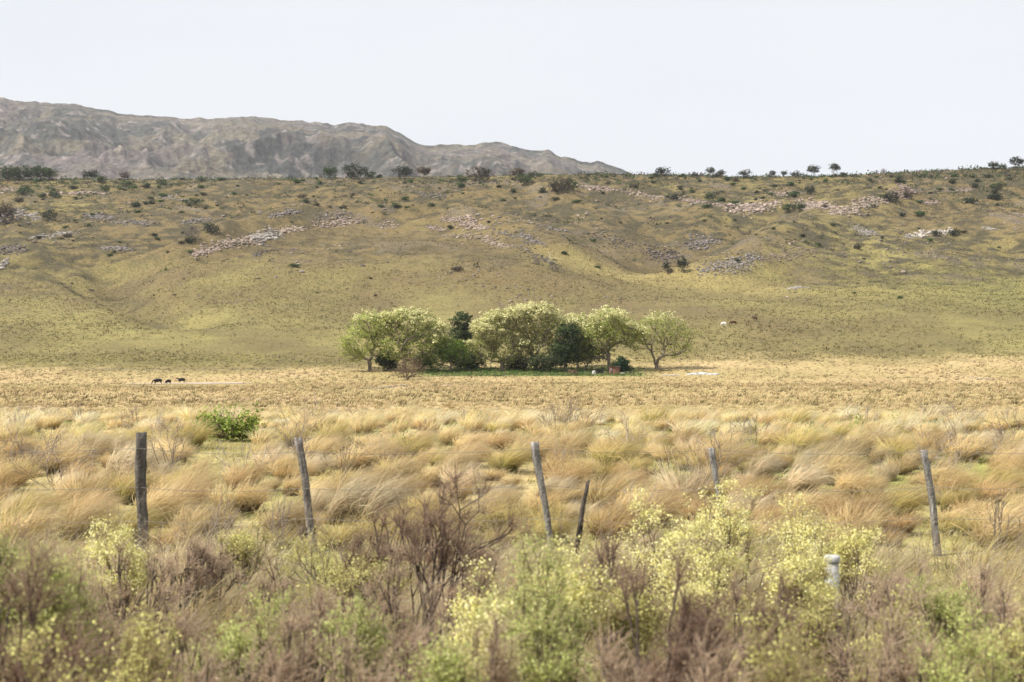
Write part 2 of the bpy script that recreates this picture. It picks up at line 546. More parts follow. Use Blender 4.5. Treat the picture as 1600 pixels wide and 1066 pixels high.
def tussock(g, cx, cy, cz, n, hgt, rad, stops, K, W, r=R, var=.16, dvec=None):
    """n fine blades: a vase of upright leaves whose tips droop over, all pulled the same way by the wind"""
    a = r.random(n) * 2 * math.pi
    q = np.sqrt(r.random(n))
    rd = np.stack([np.cos(a), np.sin(a)], 1)
    base = np.concatenate([rd * (q * rad)[:, None], np.zeros((n, 1))], 1) + [cx, cy, cz - .03]
    L = hgt * (0.6 + .7 * r.random(n))
    th0 = .10 + .58 * q * (.55 + .45 * r.random(n))
    th1 = .60 + 1.6 * r.random(n) ** 1.1
    wd = WIND if dvec is None else dvec
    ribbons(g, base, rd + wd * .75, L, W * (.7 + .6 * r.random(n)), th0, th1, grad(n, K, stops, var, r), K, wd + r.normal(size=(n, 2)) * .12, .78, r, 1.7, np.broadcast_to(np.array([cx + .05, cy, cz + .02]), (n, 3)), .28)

# one prototype mesh of each look, then copies
def make_tussock(k):
    rr = np.random.default_rng(100 + k)
    g = G()
    st = [STRAW, STRAW, GREENISH, PALE, RUSTY, STRAW, STRAW, RUSTY][k % 8]
    nsub = 2
    for j in range(nsub):
        ja = rr.normal() * .35
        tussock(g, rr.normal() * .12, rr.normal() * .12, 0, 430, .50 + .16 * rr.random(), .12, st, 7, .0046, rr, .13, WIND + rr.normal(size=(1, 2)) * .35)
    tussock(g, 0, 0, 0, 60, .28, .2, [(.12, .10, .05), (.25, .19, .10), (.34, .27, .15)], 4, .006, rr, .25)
    return g.mesh("tussock")
TPROTO = [make_tussock(k) for k in range(16)]
TKIND = ["golden straw", "golden straw", "greenish yellow", "pale bleached", "rusty brown", "golden straw", "golden straw", "rusty brown"]
for me in TPROTO: me.materials.append(M_GRASS)

def tsz(px):
    for lim, s in [(220, "left of the thick post"), (478, "between first and second post"), (845, "between second and third post"),
                   (1120, "between third and fourth post"), (1450, "left of the last post"), (9999, "right of the last post")]:
        if px < lim: return s

def near_tussocks():
    rr = np.random.default_rng(5)
    pts = []
    tries = 0
    while len(pts) < 300 and tries < 30000:
        tries += 1
        y = math.sqrt(rr.uniform(20.3 ** 2, 34 ** 2))
        x = rr.uniform(-.39, .39) * y
        if 305 < 800 + F * x / y < 405 and 27 < y < 37.5: continue
        ok = all((x - a) ** 2 + (y - b) ** 2 > .70 ** 2 for a, b in pts)
        if ok: pts.append((x, y))
    proto = None
    for x, y in pts:
        k = int(rr.integers(16))
        if rr.random() < .12: k = 4
        if fbm(x, y, 9, 2, 61) > .3: k = 4 + 8 * int(rr.integers(2))
        if fbm(x, y, 7, 2, 66) > .33: k = 2 + 8 * int(rr.integers(2))
        o = bpy.data.objects.new("tussock", TPROTO[k])
        COL.objects.link(o)
        s = float(np.clip(rr.lognormal(-.04, .26), .55, 1.5))
        o.location = (x, y, float(H(x, y)))
        o.rotation_euler = (0, 0, rr.normal() * .7)
        o.scale = (s, s, s * rr.uniform(.85, 1.1))
        px = 800 + F * x / y
        nf = "near the fence" if y < 27 else ("mid meadow" if y < 34 else "farther back")
        tag(o, f"{TKIND[k % 8]} wind-bent tussock {tsz(px)}, {nf}", "tussock", f"wind-bent {TKIND[k % 8]} tussocks {tsz(px)}, {nf}")
near_tussocks()

def scatter(n, y0, y1, umax, r):
    y = np.sqrt(r.uniform(y0 ** 2, y1 ** 2, n))
    return r.uniform(-umax, umax, n) * y, y

def many_tufts(name, n, y0, y1, nb, hgt, rad, K, W, stopsets, r, mask=None, umax=.40, wind=True, th=(.1, .4, .7, 1.1), colfn=None, var=.16, wvar=.2, off=(), nn=True):
    x, y = scatter(n, y0, y1, umax, r)
    for a0, a1, b0, b1 in off:
        px = 800 + F * x / y
        kk = ~((px > a0) & (px < a1) & (y > b0) & (y < b1)); x, y = x[kk], y[kk]
    if mask is not None:
        keep = mask(x, y, r)
        x, y = x[keep], y[keep]
    n = len(x)
    z = H(x, y)
    sz = r.lognormal(0, .28, n)
    ch = r.integers(0, len(stopsets), n)
    cf = fbm(x, y, 22, 3, 71) + .7 * fbm(x, y, 90, 2, 73) + r.normal(size=n) * .35
    wj = r.normal(size=(n, 2)) * wvar
    g = G()
    for s, stp in enumerate(stopsets):
        I = np.nonzero(ch == s)[0]
        if not len(I): continue
        I = np.repeat(I, nb)
        m = len(I)
        a = r.random(m) * 2 * math.pi
        q = np.sqrt(r.random(m))
        rd = np.stack([np.cos(a), np.sin(a)], 1)
        base = np.stack([x[I] + rd[:, 0] * q * rad * sz[I], y[I] + rd[:, 1] * q * rad * sz[I], z[I] - .04], 1)
        L = hgt * sz[I] * (.7 + .6 * r.random(m))
        th0 = th[0] + th[1] * q * r.random(m)
        th1 = th[2] + th[3] * r.random(m)
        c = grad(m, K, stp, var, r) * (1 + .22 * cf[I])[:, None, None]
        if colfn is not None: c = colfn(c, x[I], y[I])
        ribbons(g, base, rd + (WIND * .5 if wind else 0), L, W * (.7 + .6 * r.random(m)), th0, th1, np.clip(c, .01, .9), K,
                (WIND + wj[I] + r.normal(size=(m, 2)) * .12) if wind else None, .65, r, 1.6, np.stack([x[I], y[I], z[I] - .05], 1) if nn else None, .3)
    o = link(name, g.mesh(name), M_GRASS)
    return tag(o, kind="stuff")

def clumpmask(wl, thr, s, soft=.25):
    def f(x, y, r): return fbm(x, y, wl, 3, s) + r.normal(size=len(x)) * soft > thr
    return f

rg = np.random.default_rng(11)
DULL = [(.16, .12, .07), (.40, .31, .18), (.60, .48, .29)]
tag(many_tufts("dry_grass", 5000, 4.2, 19, 38, .50, .16, 4, .0045, [STRAW, PALE, GREENISH, DULL, PALE], rg, umax=.44, off=[(430, 535, 13, 19.9), (830, 915, 14, 19.9), (1415, 1510, 13, 19.9), (190, 260, 15, 19.9)]), "dry yellow grass and litter between the roadside shrubs")
tag(many_tufts("meadow_grass", 4200, 18, 48, 26, .16, .22, 3, .007, [GREENISH, [(.06, .09, .02), (.17, .22, .05), (.30, .33, .09)], PALE, GREENISH], rg), "short dry grass filling the gaps between the tussocks")
tag(many_tufts("far_tussock_grass", 900, 33, 60, 240, .42, .13, 5, .007, [STRAW, PALE, STRAW, STRAW, RUSTY, GREENISH, STRAW], rg, wvar=.45, off=[(315, 398, 30, 42)]), "sea of wind-blown tussock grass at the far edge of the meadow")
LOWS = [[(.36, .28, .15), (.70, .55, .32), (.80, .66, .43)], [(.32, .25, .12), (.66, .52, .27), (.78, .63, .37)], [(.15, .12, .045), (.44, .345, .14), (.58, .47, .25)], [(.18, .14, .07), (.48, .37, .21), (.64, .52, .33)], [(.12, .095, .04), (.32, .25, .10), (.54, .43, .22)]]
tag(many_tufts("grazed_grass", 8500, 88, 200, 16, .27, .2, 2, .035, LOWS, rg, clumpmask(14, -.30, 51, .5), nn=False), "short bunchy tan grass on the grazed plain")

def plaincol(c, x, y):
    m = sst(-22, 22, y - border_y(x, y) + 14 * fbm(x, y, 28, 3, 22))[:, None, None]
    return lerp(c, c * np.array([.72, .82, .52]), m)
def plainmask(x, y, r):
    px = 800 + F * x / y
    row = HY - F * (H(x, y) - CAMZ) / y
    jr = row + 2.2 * r.normal(size=len(x)); jp = px + 9 * r.normal(size=len(x))
    bare = ((jp > 200) & (jp < 392) & (row > 596.5) & (row < 603.5)) | ((jp > 560) & (jp < 640) & (np.abs(jr - (612 - (px - 560) * .09)) < 2.6)) | ((jp > 1030) & (jp < 1125) & (jr > 583) & (jr < 590))
    return (fbm(x, y, 40, 3, 52) + r.normal(size=len(x)) * .4 > -.3) & ~bare
tag(many_tufts("plain_grass", 30000, 165, 500, 8, .46, .32, 1, .15, [[(.26, .205, .105), (.62, .49, .28)], [(.30, .24, .12), (.66, .53, .31)], [(.06, .05, .025), (.22, .175, .08)]], rg, plainmask, colfn=plaincol, nn=False), "low tan bunch grass covering the far plain")

def hillmask(x, y, r):
    return (fbm(x, y, 60, 3, 53) + r.normal(size=len(x)) * .22 > -.12) & (y > border_y(x, y))
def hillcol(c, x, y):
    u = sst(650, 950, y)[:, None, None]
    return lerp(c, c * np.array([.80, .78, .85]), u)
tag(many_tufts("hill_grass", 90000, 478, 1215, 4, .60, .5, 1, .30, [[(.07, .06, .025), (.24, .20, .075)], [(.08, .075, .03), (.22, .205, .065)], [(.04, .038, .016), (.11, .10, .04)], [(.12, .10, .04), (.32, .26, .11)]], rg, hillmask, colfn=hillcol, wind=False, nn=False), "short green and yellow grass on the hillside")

# green weeds under the grove
def grovemask(x, y, r):
    px = 800 + F * x / y
    return (px > 655) & (px < 1005) & (y > 424 + 4 * fbm(x, y, 9, 2, 3)) & (r.random(len(x)) < np.interp(px, [655, 700, 900, 1000], [.3, 1, 1, .4]))
tag(many_tufts("green_weeds", 9000, 418, 462, 7, .6, .5, 1, .30, [[(.05, .09, .02), (.12, .25, .05)], [(.08, .12, .03), (.24, .32, .09)]], rg, grovemask, wind=False), "bright green weeds on the shaded ground of the grove")

# ------------------------------------------------------------------ woody plants
def skeleton(root_nodes, tips, seg, kpath=.25, jit=.08, r=R, sag=0.0):
    """nearest-node growth; root_nodes = polyline(s) already in place [(pos,parent)]"""
    pos = [np.array(p, float) for p, _ in root_nodes]
    par = [q for _, q in root_nodes]
    plen = []
    for p, q in zip(pos, par): plen.append(0 if q < 0 else plen[q] + np.linalg.norm(p - pos[q]))
    base = pos[0]
    order = np.argsort(np.linalg.norm(tips - base, axis=1))
    tipidx = []
    buf = np.zeros((len(pos) + len(tips) * 12, 3)); pl = np.zeros(len(buf))
    n = len(pos)
    buf[:n] = pos; pl[:n] = plen
    for ti in order:
        a = tips[ti]
        d = np.linalg.norm(buf[:n] - a, axis=1)
        cost = d + kpath * pl[:n] + np.maximum(0, buf[:n, 2] - a[2]) * 1.2
        i = int(np.argmin(cost))
        dist = d[i]
        m = max(1, min(10, int(round(dist / seg))))
        prev = i
        p0 = buf[i].copy()
        for j in range(1, m + 1):
            t = j / m
            p = p0 + (a - p0) * t
            p[2] += math.sin(t * math.pi) * dist * (.10 - sag) * (1 if j < m else 0)
            if j < m: p += r.normal(size=3) * jit * seg
            buf[n] = p; pl[n] = pl[prev] + np.linalg.norm(p - buf[prev]); par.append(prev)
            prev = n; n += 1
        tipidx.append(prev)
    return buf[:n].copy(), np.array(par), np.array(tipidx)

def radii(pos, par, r0, pw=2.2):
    n = len(pos)
    acc = np.zeros(n)
    kids = np.zeros(n, int)
    for i in range(n):
        if par[i] >= 0: kids[par[i]] += 1
    for i in range(n - 1, -1, -1):
        if kids[i] == 0: acc[i] = r0 ** pw
        if par[i] >= 0: acc[par[i]] += acc[i]
    return acc ** (1 / pw)

def limbs(g, pos, par, rad, col, k=5, rmin=0.0, var=.1, r=R):
    I = np.nonzero(par >= 0)[0]
    I = I[rad[I] >= rmin]
    c = np.asarray(col) * (1 + r.normal(size=(len(I), 1)) * var)
    r0 = np.minimum(rad[par[I]], rad[I] * 1.35)
    tubes(g, pos[par[I]], pos[I], r0, rad[I], np.clip(c, .01, .8), k)

def ellips(n, c, rr_, r=R, inner=.45, zmin=None):
    d = rdir(n, r)
    q = (inner + (1 - inner) * r.random(n)) ** .7
    p = d * q[:, None] * np.array(rr_) + np.array(c)
    if zmin is not None: p[:, 2] = np.maximum(p[:, 2], zmin + r.random(n) * .1 * rr_[2])
    return p

def make_tree(name, loc, label, cat, lobes, trunk, ntip, leaf, leafcol, nleaf, clump, bark=(.19, .155, .125), tipr=.035, flowers=None, stems=1, flowz=.55, r=R, seg=1.6, group=None, kpath=.2, asp=.6, spread=.5, trunk_name="trunk", crown_name="crown", zfun=None, limb_k=5, rmin=0.0, flat=.6):
    """lobes: [(cx,cy,cz,rx,ry,rz)] ; trunk: height of the bare trunk"""
    rt = empty(name, loc)
    tag(rt, label, cat, group)
    L = np.array(lobes, float)
    vol = np.prod(L[:, 3:], axis=1) ** .7
    cnt = np.maximum(4, (ntip * vol / vol.sum()).astype(int))
    tips = np.concatenate([ellips(c, l[:3], l[3:], r) for c, l in zip(cnt, L)])
    tips[:, 2] = np.maximum(tips[:, 2], trunk * .75)
    nodes_ = [((0, 0, -.25), -1)]
    for s in range(stems):
        a = 2 * math.pi * s / max(stems, 1) + r.random() * 2
        lean = (0.0 if stems == 1 else .28) * trunk
        b = len(nodes_)
        for j in range(1, 4):
            t = j / 3
            nodes_.append(((math.cos(a) * lean * t + r.normal() * .03 * trunk, math.sin(a) * lean * t, trunk * t), 0 if j == 1 else b + j - 2))
    pos, par, ti = skeleton(nodes_, tips, seg, kpath, .12, r)
    rad = radii(pos, par, tipr)
    g = G()
    limbs(g, pos, par, rad, bark, limb_k, rmin, r=r)
    # root flare
    tubes(g, np.array([[0, 0, -.4]]), np.array([[0, 0, .15 * trunk]]), rad[0] * 1.5, rad[0] * 1.0, np.array(bark), 8)
    link(trunk_name, g.mesh(trunk_name, True), M_BARK, rt)
    if nleaf:
        g = G()
        P_ = pos[ti]
        # leaves follow the outer twigs, in flattened sprays
        sprc = np.repeat(P_, clump, axis=0) + r.normal(size=(len(P_) * clump, 3)) * np.array([spread * 1.6, spread * 1.6, spread * flat * 1.6])
        I = r.integers(0, len(sprc), nleaf)
        C = sprc[I] + r.normal(size=(nleaf, 3)) * np.array([spread, spread, spread * flat]) * .55
        lc = np.array(leafcol)
        cv = lc[r.integers(0, len(lc), len(sprc))][I] * (1 + r.normal(size=(nleaf, 1)) * .15)
        lc_ = L[:, :3].mean(0)
        own = L[np.argmin(np.linalg.norm((C[:, None] - L[None, :, :3]) / L[None, :, 3:], axis=2), axis=1), :3]
        leaves(g, C, leaf * (.7 + .6 * r.random(nleaf)), np.clip(cv, .01, .8), asp, .3, r, own * .6 + (lc_ * .5 + sprc[I] * .5) * .4, .4)
        crown = link(crown_name, g.mesh(crown_name), M_LEAF, rt)
    if flowers:
        nf, fc, fs = flowers
        P_ = pos[ti]
        zt = P_[:, 2].min() + flowz * (P_[:, 2].max() - P_[:, 2].min())
        # outermost tips seen from above carry the blossom
        top = np.array([p[2] > P_[(np.hypot(P_[:, 0] - p[0], P_[:, 1] - p[1]) < 2.2 * spread), 2].max() - 3.2 * spread for p in P_])
        T = P_[(P_[:, 2] > zt) & top]
        if len(T):
            g = G()
            cl = np.repeat(T, 5, axis=0) + r.normal(size=(len(T) * 5, 3)) * np.array([1.5, 1.5, .5]) * spread + [0, 0, .5 * spread]
            I = r.integers(0, len(cl), nf)
            C = cl[I] + r.normal(size=(nf, 3)) * np.array([.55, .55, .35]) * spread
            leaves(g, C, fs * (.7 + .6 * r.random(nf)), np.array(fc) * (1 + r.normal(size=(nf, 1)) * .12), .8, .3, r, cl[I] - np.array([0, 0, 1.2 * spread]), .4)
            link("blossom", g.mesh("blossom"), M_FLOWER, crown)
    return rt

U = 450 / F      # metres per photo pixel at the grove
ELM = [(.36, .42, .09), (.44, .49, .13), (.27, .33, .07), (.52, .54, .20)]
ELM_OL = [(.38, .40, .12), (.46, .46, .17), (.30, .32, .10), (.56, .53, .25)]
DKG = [(.065, .10, .035), (.09, .125, .042), (.045, .07, .025)]
BRG = [(.22, .34, .06), (.28, .40, .08), (.16, .24, .05)]
BLOS = (.70, .67, .36)

def gtree(px, base, lobes_px, **k):
    """grove tree: lobes given as (px,Y,halfwidth px,halfheight px[,depth offset]) on the photo, built at its real distance"""
    D = k.pop("D", 450)
    x = (px - 800) / F * D
    z = float(H(x, D))
    s = D / F
    lb = []
    for l in lobes_px:
        cx = (l[0] - 800) * s - x
        cz = CAMZ + (HY - l[1]) * s - z
        dy = (l[4] if len(l) > 4 else 0)
        lb.append((cx, dy, max(cz, .5), l[2] * s, l[2] * s * .9, l[3] * s))
    k["ntip"] = int(k["ntip"] * 1.35); k["nleaf"] = int(k["nleaf"] * 1.0); k["tipr"] *= 1.35 if k["tipr"] >= .05 else 1
    lb = [(l[0] * 1.04, l[1], l[2], l[3] * 1.12, l[4] * 1.12, l[5] * 1.08) for l in lb]
    rr = k["r"]
    ex = []
    for l in lb:
        for _ in range(3):
            d = rdir(1, rr)[0]; d[2] = abs(d[2]) * .8
            ex.append((l[0] + d[0] * l[3] * .95, l[1] + d[1] * l[4] * .9, max(l[2] + d[2] * l[5] * .85, 1.0), l[3] * .30, l[4] * .30, l[5] * .26))
    if len(lb) > 1 and k["trunk"] > 1: lb = lb + ex
    return make_tree(k.pop("name", "elm_tree"), (x, D, z), lobes=lb, **k)

r1 = np.random.default_rng(21)
gtree(577, 577, [(563, 535, 27, 26), (580, 508, 27, 20), (596, 530, 15, 26), (552, 552, 16, 10)], label="wide airy green tree with dark forking limbs at the left end of the grove", cat="tree", trunk=3.6, ntip=260, leaf=.24, leafcol=ELM, nleaf=8000, clump=5, spread=.62, tipr=.05, flowers=(1200, BLOS, .2), flowz=.8, stems=2, r=r1, D=446)
gtree(632, 577, [(640, 505, 40, 24), (650, 540, 38, 24), (618, 545, 22, 20), (675, 520, 20, 20), (612, 505, 15, 18)], label="tall cream-topped tree second from the left in the grove", cat="tree", trunk=4.4, ntip=340, leaf=.25, leafcol=ELM, nleaf=12500, clump=5, spread=.62, tipr=.05, flowers=(7000, BLOS, .22), flowz=.35, r=r1, D=442)
gtree(720, 577, [(723, 503, 12, 14), (720, 528, 17, 18), (718, 554, 19, 18)], name="cypress_tree", label="narrow dark evergreen rising between the two pale-topped crowns", cat="tree", trunk=2.0, ntip=170, leaf=.28, leafcol=DKG, nleaf=8500, clump=6, spread=.5, tipr=.04, r=r1, D=455)
gtree(705, 578, [(700, 545, 24, 18), (685, 556, 20, 16), (722, 556, 16, 16)], name="young_tree", label="bright green young tree in front of the narrow dark evergreen", cat="tree", trunk=2.0, ntip=190, leaf=.24, leafcol=BRG + ELM[:1], nleaf=7500, clump=5, spread=.6, tipr=.04, r=r1, D=446)
gtree(785, 578, [(770, 520, 30, 24), (758, 545, 22, 22), (790, 545, 26, 24), (780, 500, 22, 14)], label="grey-green cream-topped tree just right of the narrow dark evergreen", cat="tree", trunk=3.8, ntip=300, leaf=.24, leafcol=ELM_OL, nleaf=11500, clump=5, spread=.62, tipr=.05, flowers=(7000, BLOS, .22), flowz=.30, stems=2, r=r1, D=447)
gtree(838, 579, [(835, 500, 42, 26), (868, 515, 34, 24), (810, 505, 25, 24), (850, 545, 32, 24), (820, 545, 20, 22)], label="tallest and broadest cream-topped tree in the middle of the grove", cat="tree", trunk=4.8, ntip=420, leaf=.25, leafcol=ELM_OL, nleaf=14500, clump=5, spread=.64, tipr=.05, flowers=(12500, BLOS, .22), flowz=.30, stems=3, r=r1, D=450)
gtree(882, 578, [(888, 528, 14, 22), (887, 554, 15, 18), (872, 552, 12, 14)], name="evergreen_tree", label="dense dark green tree under the right side of the tallest crown", cat="tree", trunk=1.8, ntip=220, leaf=.28, leafcol=DKG + [(.05, .085, .03)], nleaf=9500, clump=6, spread=.6, tipr=.04, r=r1, D=444)
gtree(953, 580, [(950, 505, 34, 23), (935, 530, 30, 24), (972, 520, 32, 22), (918, 535, 20, 26), (905, 552, 12, 16), (990, 528, 16, 18)], label="cream-topped tree with two diverging trunks above the brick hut", cat="tree", trunk=5.2, ntip=360, leaf=.25, leafcol=ELM, nleaf=13500, clump=5, spread=.62, tipr=.05, flowers=(9000, BLOS, .22), flowz=.35, stems=2, r=r1, D=450)
gtree(1026, 573, [(1040, 508, 26, 20), (1020, 520, 28, 24), (1060, 528, 20, 18), (1000, 530, 18, 20), (1052, 545, 24, 11), (1068, 522, 14, 12)], label="lone open-branched green tree at the right end of the grove", cat="tree", trunk=3.2, ntip=280, leaf=.22, leafcol=ELM, nleaf=6200, clump=5, spread=.6, tipr=.05, flowers=(500, BLOS, .2), flowz=.8, stems=3, r=r1, D=458)
gtree(903, 578, [(903, 520, 16, 22), (908, 540, 16, 18), (897, 505, 10, 12)], label="slender pale-topped tree squeezed behind the dense dark green tree and the twin-trunked tree", cat="tree", trunk=3.6, ntip=150, leaf=.24, leafcol=ELM, nleaf=5200, clump=5, spread=.6, tipr=.05, flowers=(2600, BLOS, .22), flowz=.4, r=r1, D=463)
gtree(970, 584, [(968, 566, 9, 8), (972, 573, 12, 8)], name="shrub", label="round dark green bush right of the brick hut", cat="shrub", trunk=.5, ntip=90, leaf=.22, leafcol=[(.03, .07, .03), (.045, .10, .04)], nleaf=4200, clump=5, spread=.4, tipr=.03, seg=.6, r=r1, D=440, trunk_name="stems", crown_name="foliage")
gtree(604, 578, [(603, 562, 12, 10), (611, 568, 10, 8)], name="shrub", label="black-green bush between the two leftmost grove trees", cat="shrub", trunk=.5, ntip=90, leaf=.25, leafcol=DKG, nleaf=3600, clump=5, spread=.5, tipr=.03, seg=.6, r=r1, D=450, trunk_name="stems", crown_name="foliage")
gtree(745, 578, [(742, 562, 14, 12), (735, 568, 12, 8)], name="shrub", label="dark bush at the foot of the grey-green cream-topped tree", cat="shrub", trunk=.6, ntip=90, leaf=.26, leafcol=DKG + [(.06, .09, .03)], nleaf=3600, clump=5, spread=.55, tipr=.03, seg=.6, r=r1, D=456, trunk_name="stems", crown_name="foliage")
gtree(805, 578, [(805, 566, 18, 9)], name="shrub", label="low dark bush between the two middle cream-topped trees", cat="shrub", trunk=.5, ntip=80, leaf=.26, leafcol=DKG + [(.07, .085, .04)], nleaf=3000, clump=5, spread=.55, tipr=.03, seg=.6, r=r1, D=458, trunk_name="stems", crown_name="foliage")
gtree(845, 580, [(848, 567, 22, 9), (865, 562, 14, 10)], name="shrub", label="low dark grey-green bush under the tallest grove tree", cat="shrub", trunk=.5, ntip=90, leaf=.26, leafcol=DKG + [(.08, .085, .045)], nleaf=3600, clump=5, spread=.55, tipr=.03, seg=.6, r=r1, D=441, trunk_name="stems", crown_name="foliage")
gtree(916, 580, [(914, 556, 16, 11), (930, 552, 14, 12), (905, 545, 10, 12)], name="small_tree", label="small dark tree with bare lower stems left of the twin-trunked tree", cat="tree", trunk=2.4, ntip=100, leaf=.24, leafcol=[(.12, .13, .06), (.15, .16, .07), (.09, .10, .05)], nleaf=3600, clump=5, spread=.55, tipr=.04, stems=3, r=r1, D=452)
gtree(660, 577, [(660, 564, 16, 9)], name="shrub", label="olive bush behind the plank fence, below the second tree from left", cat="shrub", trunk=.5, ntip=80, leaf=.25, leafcol=[(.06, .08, .03), (.09, .11, .04)], nleaf=2800, clump=5, spread=.55, tipr=.03, seg=.6, r=r1, D=455, trunk_name="stems", crown_name="foliage")
gtree(637, 598, [(640, 572, 20, 15), (652, 580, 12, 12), (628, 588, 10, 8)], name="bare_bush", label="thin bare brown bush in front of the grove by the pale stones", cat="bush", trunk=1.2, ntip=240, leaf=.14, leafcol=[(.24, .17, .10), (.2, .15, .08)], nleaf=1500, clump=3, spread=.4, bark=(.17, .12, .09), tipr=.035, stems=5, seg=.7, r=r1, D=405, trunk_name="branches", crown_name="twigs")
gtree(895, 588, [(895, 583, 6, 5)], name="dry_bush", label="little brown dry bush on the bright green strip under the grove", cat="bush", trunk=.3, ntip=60, leaf=.14, leafcol=[(.22, .15, .09), (.26, .19, .11)], nleaf=900, clump=3, spread=.3, bark=(.17, .12, .09), tipr=.03, stems=4, seg=.5, r=r1, D=428, trunk_name="branches", crown_name="twigs")

# ------------------------------------------------------------------ skyline trees and bushes on the crest
def hill_tree(px, Y, wpx, hpx, kind, label, r, trunkf=.35, group=None):
    x, y, z = at(px, Y, 480)
    s = y / F
    wd, ht = wpx * s, hpx * s
    pal = {"green": [(.05, .095, .025), (.075, .13, .03), (.035, .06, .02)], "dark": [(.035, .05, .025), (.05, .065, .03), (.025, .035, .02)],
           "brown": [(.10, .075, .045), (.12, .09, .05), (.06, .06, .03)], "grey": [(.085, .09, .065), (.11, .115, .08), (.06, .065, .045)],
           "twig": [(.13, .11, .10), (.16, .135, .12)]}[kind]
    t = ht * trunkf
    ht *= 1.12; wd *= 1.08
    lob = [(0, 0, t + (ht - t) * .52, wd * .47, wd * .45, (ht - t) * .46)]
    for _ in range(3):
        a = r.random() * 6.28
        lob.append((math.cos(a) * wd * .28, math.sin(a) * wd * .28, t + (ht - t) * (.25 + .40 * r.random()), wd * .26, wd * .26, (ht - t) * .30))
    area = wd * ht
    n = int(60 + area * (17 if kind != "twig" else 3))
    return make_tree("tree" if trunkf > .2 else "bush", (x, y, z - .1), label, "tree" if trunkf > .2 else "bush", lob, max(t, .3) if trunkf > .2 else .25, int(36 + area * .5), .34, pal, n, 4,
                     spread=.5, tipr=.06, seg=max(.8, ht * .12), r=r, stems=1 if trunkf > .3 else 3, group=group,
                     trunk_name="trunk" if trunkf > .2 else "stems", crown_name="crown" if trunkf > .2 else "foliage", flat=.7)

